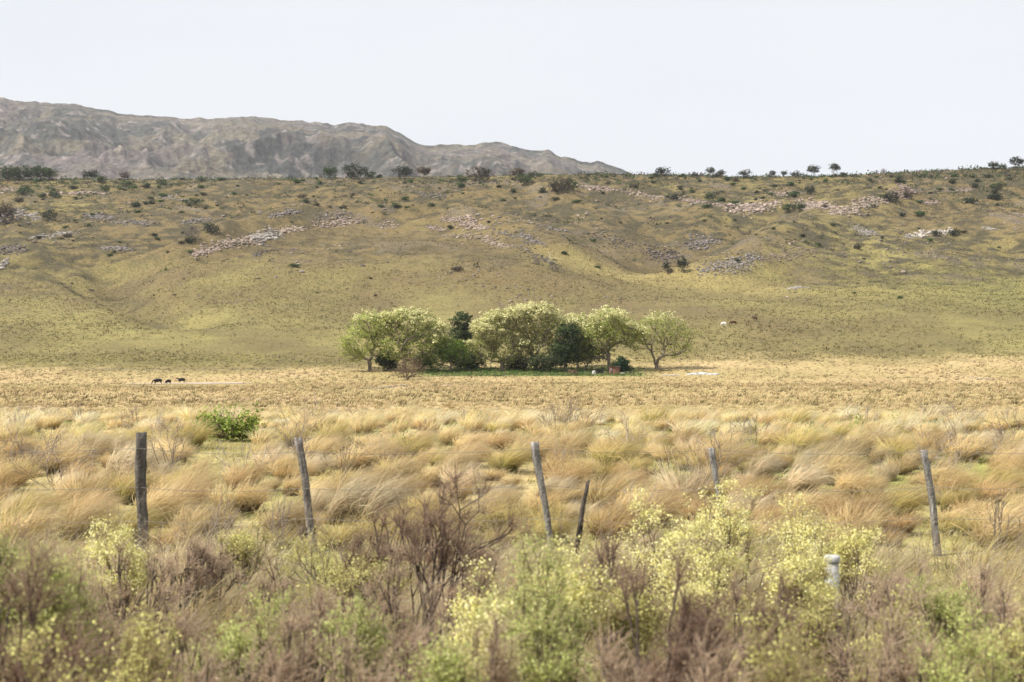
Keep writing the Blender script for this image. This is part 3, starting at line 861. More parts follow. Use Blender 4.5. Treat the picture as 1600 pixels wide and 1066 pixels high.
r2 = np.random.default_rng(31)
for a in [
    (516, 280, 22, 20, "green", "round green tree on the crest left of the big spreading tree", .25),
    (553, 280, 40, 23, "dark", "big spreading dark tree on the crest against the mountain", .12),
    (578, 279, 18, 11, "green", "low green bush touching the right side of the big spreading crest tree", .1),
    (627, 280, 32, 18, "dark", "broad dark green tree on the crest left of the small brown tree", .15),
    (661, 280, 21, 19, "brown", "small upright brown tree on the crest", .3),
    (745, 284, 38, 22, "brown", "wide reddish brown bush on the crest in the photo's middle", .1),
    (722, 287, 16, 12, "green", "bright green bush just left below the wide brown crest bush", .1),
    (806, 282, 26, 18, "brown", "brown-green tree on the crest right of the wide brown bush", .15),
    (834, 278, 14, 9, "dark", "small dark bush on the crest below the second mountain peak", .1),
    (875, 300, 34, 22, "brown", "dark brown thicket on the slope just under the crest", .08),
    (892, 297, 24, 14, "green", "green bush attached to the brown thicket under the crest", .08),
    (820, 290, 26, 16, "green", "green bush below the brown-green crest tree", .1),
    (1037, 276, 27, 13, "dark", "flat-topped dark bush alone against the sky", .15),
    (1086, 279, 10, 9, "grey", "tiny grey-green tree left of the little umbrella-shaped tree on the skyline", .3),
    (1109, 277, 13, 14, "grey", "little umbrella-shaped tree on the skyline", .4),
    (1127, 279, 15, 11, "grey", "little fork-trunked tree right of the umbrella-shaped skyline tree", .4),
    (1165, 279, 18, 12, "grey", "pale squat tree on the skyline in the middle of the right half", .35),
    (1206, 278, 10, 10, "grey", "tiny tree on the skyline between two pale squat trees", .4),
    (1225, 277, 8, 9, "grey", "tiny round-headed tree left of the skyline bush row", .4),
    (1243, 278, 17, 9, "grey", "low grey skyline bush left of the pair of taller trees", .3),
    (1272, 277, 22, 17, "grey", "left one of the pair of taller rounded skyline trees", .35),
    (1303, 277, 16, 20, "grey", "right, slimmer one of the pair of taller rounded skyline trees", .45),
    (1290, 276, 10, 9, "grey", "small tree squeezed between the pair of taller skyline trees", .3),
    (1318, 277, 13, 7, "green", "green bush just right of the slim skyline tree", .1),
    (1380, 273, 7, 8, "twig", "spiky bare little tree on the skyline", .4),
    (1552, 265, 15, 12, "grey", "flat-topped grey tree on the skyline near the right edge", .4),
    (1566, 265, 14, 8, "green", "green skyline bush between the two right edge trees", .1),
    (1588, 266, 21, 19, "dark", "tallest dark skyline tree beside the right edge", .3),
    (195, 281, 14, 11, "brown", "small round brown tree on the crest by the dark thicket", .2),
    (160, 287, 16, 12, "green", "green bush below the thin grey trees on the left crest", .1),
    (165, 302, 14, 10, "green", "bright round green bush just under the left crest", .1),
    (1068, 428, 17, 22, "dark", "small round dark tree standing in the valley mouth", .3),
    (1041, 424, 9, 14, "dark", "thin dark tree left of the round tree in the valley mouth", .2),
    (1047, 427, 13, 6, "brown", "low dark bush at the foot of the thin valley mouth tree", .05),
    (78, 345, 26, 15, "dark", "rounded dark green bush right of the grey crag at the left edge", .08),
    (6, 350, 34, 30, "brown", "big brown-grey bush growing against the grey crag at the left edge", .08),
    (40, 306, 30, 13, "green", "green bush group left of the pink rocks under the left crest", .08),
    (88, 311, 18, 9, "green", "dark green bush in front of the pink rocks under the left crest", .08),
    (302, 378, 28, 24, "twig", "bare lilac-grey bush above the left tip of the long rock ridge", .1),
    (298, 381, 16, 10, "dark", "dark bush at the foot of the bare lilac-grey bush", .05),
    (330, 366, 22, 16, "dark", "dark bush halfway between the bare lilac bush and the long rock ridge", .08),
    (302, 322, 34, 10, "green", "long low green bush on the upper left slope", .06),
    (1235, 331, 26, 12, "green", "bright green bush in the middle of the pink rock face", .06),
    (1265, 304, 16, 14, "dark", "dark bush above the gap between the two pink rock faces", .08),
    (1112, 311, 18, 11, "green", "yellow-green bush right of the upper pink rubble", .08),
    (1395, 316, 24, 15, "dark", "dark thicket on top of the long slanting rock band", .06),
    (1420, 312, 14, 12, "brown", "brown bush right of the thicket on the slanting rock band", .06),
    (1464, 369, 12, 9, "dark", "round dark bush at the left of the white rock ledge", .06),
    (1492, 369, 17, 10, "dark", "round dark bush at the right of the white rock ledge", .06),
    (1166, 367, 20, 9, "twig", "dark bare bush in the hollow of the right slope", .05),
    (1339, 391, 12, 7, "dark", "dark bush low on the right slope below the pale scree", .06),
    (838, 414, 16, 11, "twig", "grey bare bush beside the little white dead tree", .05),
    (866, 424, 16, 9, "twig", "second grey bare bush, lower right of the white dead tree", .05),
    (1560, 296, 26, 10, "green", "green bush patch on the slope near the right edge", .06),
    (1250, 328, 14, 10, "green", "light green bush touching the bright bush of the pink rock face", .06),
]:
    px, Y, wp, hp, kd, lb, tf = a
    hill_tree(px, Y, wp, hp, kd, lb, r2, tf)

# hedge-like green wood on the left crest: several crowns
for i, px in enumerate([2, 18, 33, 49, 64, 79]):
    hill_tree(px, 282, 30, 22 - (i == 5) * 4, "green", "deep green tree in the closed row of trees on the left end of the crest", r2, .12, group="closed row of green trees on the left end of the crest")
for i, px in enumerate([104, 120, 136, 146]):
    hill_tree(px, 281, 17, 14, "dark" if i % 2 else "grey", "thin grey-green tree in the loose group right of the deep green row", r2, .25, group="loose grey-green trees right of the deep green row")

# white dead tree
def bare(name, px, Y, wpx, hpx, col, label, cat, r, dmin=60, ntip=40, tipr=.02, stems=1, trunkf=.3, D=None, group=None):
    if D is None: x, y, z = at(px, Y, dmin)
    else: x, y = (px - 800) / F * D, D; z = float(H(x, y))
    s = y / F
    wd, ht = wpx * s, hpx * s
    return make_tree(name, (x, y, z), label, cat, [(0, 0, ht * .62, wd * .5, wd * .4, ht * .38)], ht * trunkf, ntip, .1, [(.1, .1, .1)], 0, 1, bark=col, tipr=tipr, seg=ht * .12, stems=stems, r=r, group=group, trunk_name="branches", kpath=.15)
bare("dead_tree", 858, 414, 9, 20, (.50, .46, .40), "little white dead tree at the lower end of the rubble slope", "tree", r2, 480, 14, .07)

# small bushes dotted over the slope
def bush_proto(kind, seed):
    r = np.random.default_rng(seed)
    pal = {"green": [(.055, .10, .025), (.08, .13, .035), (.035, .06, .02)], "dark": [(.04, .055, .025), (.055, .07, .032), (.028, .036, .02)], "brown": [(.10, .08, .05), (.075, .065, .04), (.13, .105, .065)]}[kind]
    g = G()
    n = 9
    a = r.random(n) * 6.28
    q = .15 + .35 * r.random(n)
    tp = np.stack([np.cos(a) * q, np.sin(a) * q, .15 + .45 * r.random(n)], 1)
    tubes(g, np.zeros((n, 3)) - [0, 0, .1], tp, .03, .015, np.array([.10, .08, .06]), 3)
    m = 260
    ci = r.integers(0, n, m)
    C = tp[ci] * 1.0 + r.normal(size=(m, 3)) * [.17, .17, .13]
    C[:, 2] = np.abs(C[:, 2]) * .95
    leaves(g, C, .095 * (.7 + .6 * r.random(m)), np.array(pal)[r.integers(0, 3, m)], .65, .2, r, np.array([0, 0, .12]), .4)
    me = g.mesh("bush")
    me.materials.append(M_LEAF)
    return me
BP = {k: [bush_proto(k, 50 + i + 10 * j) for i in range(4)] for j, k in enumerate(["green", "dark", "brown"])}
ZN = [(0, 300, 276, 322, "on the left slope under the crest"), (300, 640, 276, 330, "on the upper slope above the long rock ridge"), (640, 940, 276, 330, "on the upper slope below the brown crest bushes"),
      (940, 1240, 276, 318, "in the scrub belt above the pink rocks"), (1240, 1620, 264, 318, "in the scrub belt on the upper right slope"), (0, 330, 322, 400, "on the rocky left hollow below the pink rocks"),
      (330, 900, 330, 470, "on the broad central knoll"), (900, 1200, 318, 430, "around the valley in the middle right"), (1200, 1620, 318, 470, "on the lower right slope below the pink rocks")]
r3 = np.random.default_rng(41)
def slope_bushes():
    dens = [44, 36, 26, 46, 56, 30, 9, 16, 18]
    for (x0, x1, y0, y1, lab), n in zip(ZN, dens):
        for _ in range(n):
            px = r3.uniform(x0, x1)
            Y = y0 + (y1 - y0) * r3.random() ** 1.35
            if px > 900 and Y < 276: Y = 276 + 3 * r3.random()
            x, y, z = at(px, Y, 480)
            kd = r3.choice(["green", "dark", "brown"], p=[.42, .40, .18])
            me = BP[kd][int(r3.integers(4))]
            o = bpy.data.objects.new("bush", me)
            COL.objects.link(o)
            s = float(np.clip(r3.lognormal(.95, .38), 1.3, 5.5)) * (.75 if Y > 340 else 1)
            o.location = (x, y, z)
            o.rotation_euler = (0, 0, r3.random() * 6.28)
            o.scale = (s * r3.uniform(1.1, 1.9), s * 1.3, s)
            nm = {"green": "small green bush", "dark": "small dark bush", "brown": "small brown bush"}[kd]
            tag(o, f"{nm} dotted {lab}", "bush", f"{nm}es {lab}")
slope_bushes()

def scrub():
    r = np.random.default_rng(91)
    n = 15000
    y = np.concatenate([r.uniform(640, 1225, n), r.uniform(1150, 1240, 2600)])
    x = r.uniform(-.40, .40, len(y)) * y
    px = 800 + F * x / y
    dn = fbm(x, y, 70, 3, 95) + r.normal(size=len(x)) * .2 + .75 * sst(850, 1180, y) - .62 + .16 * sst(850, 1200, px) * sst(950, 1150, y)
    k = dn > 0
    x, y = x[k][:6500], y[k][:6500]
    n = len(x)
    s = np.clip(r.lognormal(.1, .45, n), .5, 2.6) * (1 + .35 * sst(1130, 1200, y))
    m = 16
    pal = np.array([(.06, .10, .03), (.05, .065, .03), (.04, .05, .025), (.10, .085, .055), (.085, .12, .04), (.13, .10, .075)])
    c = pal[r.integers(0, 6, n)]
    I = np.repeat(np.arange(n), m)
    C = np.stack([x[I], y[I], H(x, y)[I]], 1) + np.abs(r.normal(size=(n * m, 3))) * np.array([0, 0, .42]) * s[I][:, None] + r.normal(size=(n * m, 3)) * np.array([.55, .45, 0]) * s[I][:, None]
    g = G()
    leaves(g, C, .26 * s[I] * (.7 + .6 * r.random(n * m)), c[I] * (1 + r.normal(size=(n * m, 1)) * .2), .7, .2, r)
    tag(link("scrub", g.mesh("scrub"), M_LEAF), "low scrub too small to count dotting the slope and crest", kind="stuff")
scrub()

# ------------------------------------------------------------------ rocks
def ico():
    t = (1 + 5 ** .5) / 2
    v = np.array([(-1, t, 0), (1, t, 0), (-1, -t, 0), (1, -t, 0), (0, -1, t), (0, 1, t), (0, -1, -t), (0, 1, -t), (t, 0, -1), (t, 0, 1), (-t, 0, -1), (-t, 0, 1)], float)
    f = [(0, 11, 5), (0, 5, 1), (0, 1, 7), (0, 7, 10), (0, 10, 11), (1, 5, 9), (5, 11, 4), (11, 10, 2), (10, 7, 6), (7, 1, 8), (3, 9, 4), (3, 4, 2), (3, 2, 6), (3, 6, 8), (3, 8, 9), (4, 9, 5), (2, 4, 11), (6, 2, 10), (8, 6, 7), (9, 8, 1)]
    v /= np.linalg.norm(v, axis=1, keepdims=True)
    vs = [tuple(p) for p in v]; ff = []; cache = {}
    def mid(a, b):
        k = (min(a, b), max(a, b))
        if k not in cache:
            m = np.array(vs[a]) + np.array(vs[b]); m /= np.linalg.norm(m); vs.append(tuple(m)); cache[k] = len(vs) - 1
        return cache[k]
    for a, b, c in f:
        ab, bc, ca = mid(a, b), mid(b, c), mid(c, a)
        ff += [(a, ab, ca), (b, bc, ab), (c, ca, bc), (ab, bc, ca)]
    return np.array(vs), np.array(ff)
IV, IF = ico()

def boulders(g, cen, size, col, r, flat=.55, sink=.42):
    n = len(cen)
    nv = len(IV)
    sc = size[:, None] * np.stack([.7 + .7 * r.random(n), .7 + .7 * r.random(n), flat * (.6 + .8 * r.random(n))], 1)
    npl = 11
    nrm = r.normal(size=(n, npl, 3)); nrm /= np.linalg.norm(nrm, axis=2, keepdims=True)
    dpl = .55 + .45 * r.random((n, npl))
    dot = np.einsum('vk,npk->nvp', IV, nrm)
    rad = np.min(np.where(dot > .05, dpl[:, None] / np.maximum(dot, .05), 9), axis=2)
    V = IV[None] * np.minimum(rad, 1.25)[:, :, None]
    V = V * sc[:, None]
    a = r.random(n) * 6.28
    c, s = np.cos(a), np.sin(a)
    X = V[..., 0] * c[:, None] - V[..., 1] * s[:, None]
    Yv = V[..., 0] * s[:, None] + V[..., 1] * c[:, None]
    V = np.stack([X, Yv, V[..., 2]], -1) + cen[:, None] + np.array([0, 0, 1]) * (sc[:, 2:3] * (1 - 2 * sink))[:, None]
    Fc = (np.arange(n)[:, None, None] * nv + IF[None]).reshape(-1, 3)
    cc = np.repeat(col * (1 + r.normal(size=(n, 1)) * .25), nv, axis=0)
    g.add(V, Fc, np.clip(cc, .03, .7))

PINK, GREY, WHITE, DGREY, BUFF = np.array([.275, .215, .18]), np.array([.185, .162, .148]), np.array([.34, .305, .27]), np.array([.13, .11, .095]), np.array([.27, .215, .17])
r4 = np.random.default_rng(51)
def outcrop(pts, wpx, n, size, col, label, name="rock_outcrop", dmin=480, cat="rocks", flat=.6):
    """a broken strip of boulders along a line on the slope"""
    q = np.array([at(px, Y, dmin)[:2] for px, Y in pts])
    sl_ = np.r_[0, np.cumsum(np.linalg.norm(np.diff(q, axis=0), axis=1))]
    n = int(n * 4.5)
    size = size * .46
    t = r4.random(n) * sl_[-1]
    x = np.interp(t, sl_, q[:, 0]); y = np.interp(t, sl_, q[:, 1])
    m = y.mean() / F
    # stretch in depth because the slope is seen at a low angle
    w_ = r4.normal(size=n) * .5
    taper = .35 + .65 * np.sin(np.pi * np.clip(t / sl_[-1], .04, .96))
    x = x + r4.normal(size=n) * wpx * m * .6
    y = y + w_ * wpx * m * 4.0 * taper
    z = H(x, y)
    sz = size * np.minimum(r4.lognormal(0, .5, n), 2.1) * (.6 + .4 * taper)
    c0 = (q.mean(0)[0], q.mean(0)[1]); z0 = float(H(*c0))
    g = G()
    boulders(g, np.stack([x - c0[0], y - c0[1], z - z0], 1), sz, col, r4, flat)
    o = link(name, g.mesh(name), M_ROCK, None, (c0[0], c0[1], z0))
    return tag(o, label, cat)

for a in [
    ([(303, 398), (345, 386)], 7, 60, 1.3, PINK, "lower left tip of the long pale rock ridge"),
    ([(345, 385), (395, 376)], 8, 70, 1.7, BUFF, "middle stretch of the long pale rock ridge"),
    ([(395, 375), (432, 366)], 11, 60, 2.0, WHITE * .85, "big bright blocks at the top of the long pale rock ridge"),
    ([(432, 364), (478, 358)], 7, 70, 1.2, BUFF, "broken continuation right of the ridge's big bright blocks"),
    ([(490, 352), (565, 345)], 8, 90, 1.2, PINK, "flat pinkish ledge at the right end of the long ridge"),
    ([(490, 340), (550, 336)], 6, 50, 1.0, GREY, "grey rubble above the flat pinkish ledge"),
    ([(420, 340), (470, 332)], 5, 40, 1.2, GREY, "small grey crag upslope of the ridge's bright blocks"),
    ([(585, 352), (625, 356)], 4, 30, 1.0, BUFF, "little buff ledge between ridge and rubble slope"),
    ([(668, 355), (698, 360)], 4, 40, 1.0, PINK, "small pink rubble at the left foot of the pale rubble slope"),
    ([(690, 342), (725, 346), (760, 358)], 7, 110, 1.3, PINK, "upper pale band of the central rubble slope"),
    ([(690, 368), (745, 370), (800, 385)], 7, 120, 1.2, BUFF, "lower pale band of the central rubble slope"),
    ([(765, 362), (820, 370), (850, 385)], 8, 90, 1.1, GREY, "grey stones trailing right from the upper pale band"),
    ([(800, 388), (850, 405), (880, 425)], 8, 70, 1.0, DGREY, "dark stones running down to the valley mouth"),
    ([(840, 352), (890, 360)], 6, 50, 1.0, GREY, "grey stones on the slope above the rubble band"),
    ([(910, 365), (990, 385)], 10, 80, 1.0, DGREY, "scattered dark crag above the valley mouth"),
    ([(905, 292), (960, 296)], 6, 70, 1.4, PINK, "pink ledge right of the brown thicket under the crest"),
    ([(960, 298), (1045, 308)], 7, 90, 1.2, BUFF, "long broken ledge running right from the pink ledge"),
    ([(1005, 304), (1060, 310)], 5, 50, 1.2, BUFF, "pale stones left of the upper pink rubble"),
    ([(1065, 310), (1105, 318)], 9, 90, 1.3, PINK, "upper pink rubble left of the yellow-green bush"),
    ([(1110, 320), (1135, 326)], 6, 35, 1.1, PINK, "small pink stones between rubble and pink rock face"),
    ([(1140, 330), (1175, 322), (1215, 316)], 12, 160, 1.7, PINK * 1.05, "broad pink rock face left of the bright green bush"),
    ([(1200, 306), (1240, 302)], 5, 50, 1.2, BUFF, "buff ledge above the broad pink rock face"),
    ([(1245, 318), (1290, 322), (1315, 332)], 12, 150, 1.5, PINK, "crumbling pink rock face right of the bright green bush"),
    ([(1300, 335), (1345, 322), (1385, 311)], 7, 150, 1.8, BUFF, "left half of the long slanting rock band"),
    ([(1385, 309), (1435, 300)], 6, 90, 1.5, PINK, "right half of the long slanting rock band"),
    ([(1460, 298), (1520, 294)], 5, 60, 1.2, PINK, "pink ledge right of the slanting rock band"),
    ([(1440, 318), (1470, 316)], 4, 35, 1.1, PINK, "small pink ledge below the brown bush of the rock band"),
    ([(1415, 372), (1450, 364), (1485, 362)], 5, 70, 1.4, WHITE, "bright white rock ledge on the right slope"),
    ([(1340, 358), (1365, 366)], 11, 110, .9, WHITE * .8, "pale round scree patch on the right slope"),
    ([(1575, 332), (1600, 340)], 6, 40, 1.3, BUFF, "stones at the right edge of the slope"),
    ([(1535, 358), (1560, 360)], 3, 18, 1.1, WHITE * .8, "white stones left of the right edge below the slope's stones"),
    ([(1075, 385), (1120, 378)], 10, 90, 1.3, GREY, "grey crag in the hollow left of the dark bare bush"),
    ([(1010, 395), (1060, 400)], 10, 80, 1.2, DGREY, "dark crag above the valley mouth trees"),
    ([(1095, 428), (1140, 416), (1190, 402)], 10, 150, 1.1, GREY * 1.1, "long brownish crag climbing right from the valley mouth"),
    ([(1190, 410), (1280, 392)], 9, 80, .9, BUFF * .8, "low brown stones above the long brownish crag's end"),
    ([(1230, 452), (1265, 450)], 3, 25, .9, WHITE * .75, "faint grey stones low on the right slope"),
    ([(8, 345), (18, 332), (35, 345)], 12, 70, 2.0, GREY * 1.05, "tall grey crag at the left edge"),
    ([(45, 335), (58, 345)], 8, 45, 1.3, WHITE * .8, "white rubble right of the grey crag at the left edge"),
    ([(0, 296), (35, 299)], 5, 55, 1.3, BUFF, "buff ledge at the left edge under the crest"),
    ([(68, 304), (120, 303), (170, 302)], 5, 90, 1.4, PINK * 1.08, "pink rock ledge under the left crest"),
    ([(250, 308), (300, 316)], 5, 55, 1.1, WHITE * .75, "pale stones on the upper left slope"),
    ([(135, 335), (175, 342)], 7, 60, 1.3, GREY, "grey stones in the left hollow"),
    ([(50, 372), (110, 365)], 8, 80, 1.3, WHITE * .72, "pale rubble with bushes in the left hollow"),
    ([(160, 388), (205, 392)], 7, 70, 1.2, GREY, "grey rubble at the bottom of the left hollow"),
    ([(0, 388), (40, 394)], 7, 60, 1.3, DGREY * 1.1, "dark rocks on the small spur at the left edge"),
    ([(2, 414), (12, 412)], 4, 20, 1.2, WHITE * .8, "white stones at the left edge above the green slope"),
    ([(170, 347), (240, 352)], 8, 70, 1.2, GREY, "grey crag band across the left hollow"),
    ([(375, 402), (410, 395)], 5, 40, 1.0, DGREY, "dark stones below the long pale rock ridge"),
    ([(415, 394), (465, 390)], 3, 35, .9, DGREY, "thin dark ledge on the central knoll"),
    ([(285, 350), (330, 342)], 7, 50, 1.2, GREY, "grey stones upslope of the bare lilac-grey bush"),
    ([(640, 300), (700, 312)], 5, 45, 1.0, GREY, "loose stones under the broad crest trees"),
]:
    outcrop(*a)
outcrop([(560, 612), (590, 609), (615, 605)], 2.2, 90, .45, GREY * 1.25, "grey stones of a dry creek bed in front of the grove", "stone_heap", 300, flat=.5)
outcrop([(618, 604), (640, 603)], 1.8, 40, .4, GREY * 1.2, "few grey stones beside the thin bare brown bush", "stone_heap", 300, flat=.5)
outcrop([(685, 601), (740, 602)], 1.5, 60, .35, GREY, "line of low grey stones in front of the grove", "stone_heap", 300, flat=.5)
outcrop([(1075, 586), (1095, 585), (1122, 586)], 2.2, 90, .8, np.array([.44, .44, .43]), "bright white stone heap right of the grove", "stone_heap", 300, flat=.5)
outcrop([(1035, 588), (1060, 587)], 1.5, 30, .5, WHITE, "smaller pale stone heap between grove and white heap", "stone_heap", 300, flat=.4)
outcrop([(1516, 591), (1552, 593)], 1.6, 36, .5, WHITE * .9, "thin line of white stones on the right of the plain", "stone_heap", 300, flat=.4)

def scree():
    r = np.random.default_rng(61)
    x, y = scatter(16000, 640, 1190, .40, r)
    n2 = fbm(x, y, 45, 3, 81) + .5 * ridged(x, y, 42, 3, 6)
    keep = (n2 + r.normal(size=len(x)) * .18 > .36 + .25 * sst(900, 700, y))
    x, y = x[keep][:7500], y[keep][:7500]
    n = len(x)
    cols = np.array([GREY, DGREY, BUFF, PINK])[r.integers(0, 4, n)]
    cols = cols * .9
    g = G()
    boulders(g, np.stack([x, y, H(x, y)], 1), .55 * r.lognormal(0, .4, n), cols, r, .55)
    o = link("scree", g.mesh("scree"), M_ROCK)
    tag(o, "loose small stones scattered over the upper slope", kind="stuff")
scree()

# ------------------------------------------------------------------ fences
def post_mesh(h, r0, r1, lean, seed, col, charred=0.0, knots=10, jag=.02):
    r = np.random.default_rng(seed)
    k, m = 12, 16
    V, C = [], []
    ph = r.random(4) * 6
    for j in range(m + 1):
        t = j / m
        zz = -.15 + (h + .15) * t
        rr_ = lerp(r0, r1, t)
        for i in range(k):
            a = 2 * math.pi * i / k
            q = rr_ * (1 + .10 * math.sin(2 * a + ph[0] + t * 1.5) + .06 * math.sin(5 * a + ph[1]) + .05 * r.normal())
            top = (r.random() * jag if j == m else 0)
            V.append((math.cos(a) * q + lean[0] * max(zz, 0) + .012 * math.sin(t * 7 + ph[2]), math.sin(a) * q + lean[1] * max(zz, 0), zz + top))
            f = 1 + .25 * math.sin(7 * a + ph[3]) * math.sin(t * 9) + .2 * r.normal()
            if i % 3 == 0: f *= .65
            c = np.array(col) * f
            if r.random() < .1: c = c * 1.8
            if t < charred: c = c * .35
            C.append(np.clip(c, .01, .7))
    V.append((lean[0] * h, lean[1] * h, h + jag * .3)); C.append(np.array(col) * 1.7)
    i = np.arange(m)[:, None] * k + np.arange(k)[None]
    j2 = np.arange(m)[:, None] * k + (np.arange(k)[None] + 1) % k
    Q = np.stack([i, j2, j2 + k, i + k], -1).reshape(-1, 4)
    T = np.array([(m * k + a, m * k + (a + 1) % k, len(V) - 1) for a in range(k)])
    return mesh_np("post", np.array(V), [Q, T], np.array(C), False)

def near_fence():
    f = empty("wire_fence", (0, 20, 0))
    tag(f, "old wire fence with leaning grey wooden posts along the tussock meadow", "fence")
    PW = (.20, .185, .17)
    #            px top, Ytop, px bottom, Y bottom, r0, r1, colour, label
    posts = [(219.5, 677, 223, 880, .083, .078, (.105, .095, .085), "thick dark upright post at the left", 0),
             (466, 685, 492, 872, .052, .052, (.19, .17, .155), "grey lichen-spotted post leaning left", 0),
             (836, 692, 862, 872, .035, .062, (.22, .205, .19), "post with thick pale top leaning left", 0),
             (1110, 701, 1143, 884, .045, .045, (.22, .21, .20), "post half hidden by the yellow bush", 0),
             (1445, 705, 1467, 885, .050, .050, (.22, .21, .195), "grey leaning post at the right", 0)]
    tops = []
    for i, (pt, yt, pb, yb, ra, rb, c, lb, ch) in enumerate(posts):
        D = 20.0
        xb = (pb - 800) / F * D
        zb = float(H(xb, D))
        zt = CAMZ - (yt - HY) * D / F
        h = zt - zb
        lean = ((pt - pb) / F * D / h, .01)
        me = post_mesh(h, ra, rb, lean, 200 + i, c)
        o = link("post", me, M_POST, f, (xb, 0, zb))
        o["label"] = lb
        tops.append((xb, lean[0], zb, h))
    # wires
    xs = [(-60 - 800) / F * 20 - 2.0] + [t[0] for t in tops] + [(1700 - 800) / F * 20 + 2.0]
    for k, (zw, col) in enumerate([(1.66, (.22, .20, .18)), (1.14, (.25, .23, .20)), (.69, (.28, .25, .22)), (.22, (.42, .40, .36))]):
        g = G()
        pts = []
        for i in range(len(xs)):
            dx = 0
            if 0 < i < len(xs) - 1: dx = tops[i - 1][1] * zw
            pts.append((xs[i] + dx, -.07, zw + .03 * math.sin(i * 2.3 + k)))
        line = []
        for a, b in zip(pts[:-1], pts[1:]):
            for j in range(8):
                t = j / 8
                line.append((lerp(a[0], b[0], t), a[1], lerp(a[2], b[2], t) - .05 * 4 * t * (1 - t)))
        line.append(pts[-1])
        line = np.array(line)
        tubes(g, line[:-1], line[1:], .0033, .0033, np.array(col), 5)
        link("wire", g.mesh("wire"), M_WIRE, f)
    # leaning half-burnt stake tied to the wires
    D = 19.6
    xb = (896 - 800) / F * D
    h = CAMZ - (758 - HY) * D / F - float(H(xb, D))
    me = post_mesh(h, .05, .022, ((919 - 896) / F * D / h, 0), 230, (.10, .085, .075), .55, jag=.12)
    o = link("stake", me, M_POST, f, (xb, D - 20, float(H(xb, D))))
    o["label"] = "dark half-burnt stake leaning right"
near_fence()

def marker():
    D = 13.0
    x = (1300 - 800) / F * D
    z0 = float(H(x, D))
    h = CAMZ - (868 - HY) * D / F - z0
    rt = empty("marker_post", (x, D, z0))
    tag(rt, "short white concrete marker post half hidden among yellow flowers", "marker post")
    def lathe(name, prof, col, k=20):
        V = [(math.cos(2 * math.pi * i / k) * r_, math.sin(2 * math.pi * i / k) * r_, zz) for r_, zz in prof for i in range(k)]
        n = len(prof)
        i = np.arange(n - 1)[:, None] * k + np.arange(k)[None]
        j = np.arange(n - 1)[:, None] * k + (np.arange(k)[None] + 1) % k
        Q = np.stack([i, j, j + k, i + k], -1).reshape(-1, 4)
        me = mesh_np(name, np.array(V), [Q, np.array([[(n - 1) * k + a for a in range(k)]])], np.array(col), True)
        link(name, me, M_PAINT, rt)
    lathe("shaft", [(.064, -.1), (.064, h - .075), (.060, h - .07)], (.44, .44, .435))
    lathe("cap", [(.05, h - .069), (.069, h - .066), (.073, h - .05), (.073, h - .012), (.062, h), (.02, h + .004)], (.48, .48, .475))
marker()

def far_fence(name, label, pts, npost, h, rails, col, r0=.07, dmin=300, plank=False):
    q = [at(px, Y, dmin) for px, Y in pts]
    c0 = q[0]
    f = empty(name, c0)
    tag(f, label, "fence")
    sl_ = np.r_[0, np.cumsum([math.hypot(b[0] - a[0], b[1] - a[1]) for a, b in zip(q[:-1], q[1:])])]
    r = np.random.default_rng(int(pts[0][0]))
    tt = np.linspace(0, sl_[-1], npost)
    xs = np.interp(tt, sl_, [a[0] for a in q]); ys = np.interp(tt, sl_, [a[1] for a in q]); zs = H(xs, ys)
    for x, y, z in zip(xs, ys, zs):
        me = post_mesh(h * r.uniform(.85, 1.15), r0, r0 * .9, (r.normal() * .06, 0), int(r.integers(1e6)), col, knots=0)
        link("post", me, M_POST, f, (x - c0[0], y - c0[1], z - c0[2]))
    for k in rails:
        g = G()
        A = np.stack([xs - c0[0], ys - c0[1], zs - c0[2] + k], 1)
        if plank:
            a, b = A[:-1], A[1:]
            V = np.stack([a + [0, -.1, -.09], b + [0, -.1, -.09], b + [0, -.1, .09], a + [0, -.1, .09], a + [0, -.06, -.09], b + [0, -.06, -.09], b + [0, -.06, .09], a + [0, -.06, .09]], 1)
            i = np.arange(len(a))[:, None] * 8
            fb = np.array([(0, 1, 2, 3), (7, 6, 5, 4), (3, 2, 6, 7), (0, 4, 5, 1), (1, 5, 6, 2), (0, 3, 7, 4)])
            g.add(V, (i[:, None] + fb[None]).reshape(-1, 4), np.array(col) * 1.2)
            link("rail", g.mesh("rail"), M_POST, f)
        else:
            tubes(g, A[:-1], A[1:], .012, .012, np.array(col), 4)
            link("wire", g.mesh("wire"), M_WIRE, f)
far_fence("plank_fence", "low grey plank fence behind the left trees of the grove", [(578, 580), (640, 579), (700, 578), (735, 578)], 24, 1.3, (.35, .75, 1.1), (.17, .15, .13), .08, plank=True)
far_fence("wire_fence", "thin wire fence along the front of the grove's green strip", [(615, 593), (690, 591), (800, 591), (900, 589), (1000, 587)], 26, 1.3, (.5, .9, 1.2), (.20, .17, .14), .055)
far_fence("wire_fence", "faint far wire fence on the green slope left of the grove", [(415, 560), (470, 566), (540, 573), (570, 577)], 15, 1.5, (.6, 1.2), (.12, .10, .08), .07)
far_fence("wire_fence", "faint wire fence right of the white stone heap", [(1030, 578), (1110, 580), (1180, 583), (1230, 585)], 16, 1.3, (.5, 1.1), (.22, .19, .15), .06)

# ------------------------------------------------------------------ hut and yard things
def box(g, x0, x1, y0, y1, z0, z1, col, dz=0.0):
    V = np.array([(x0, y0, z0), (x1, y0, z0), (x1, y1, z0), (x0, y1, z0), (x0, y0, z1), (x1, y0, z1 - dz), (x1, y1, z1 - dz), (x0, y1, z1)], float)
    Q = np.array([(0, 3, 2, 1), (4, 5, 6, 7), (0, 1, 5, 4), (1, 2, 6, 5), (2, 3, 7, 6), (3, 0, 4, 7)])
    g.add(V, Q, np.array(col))

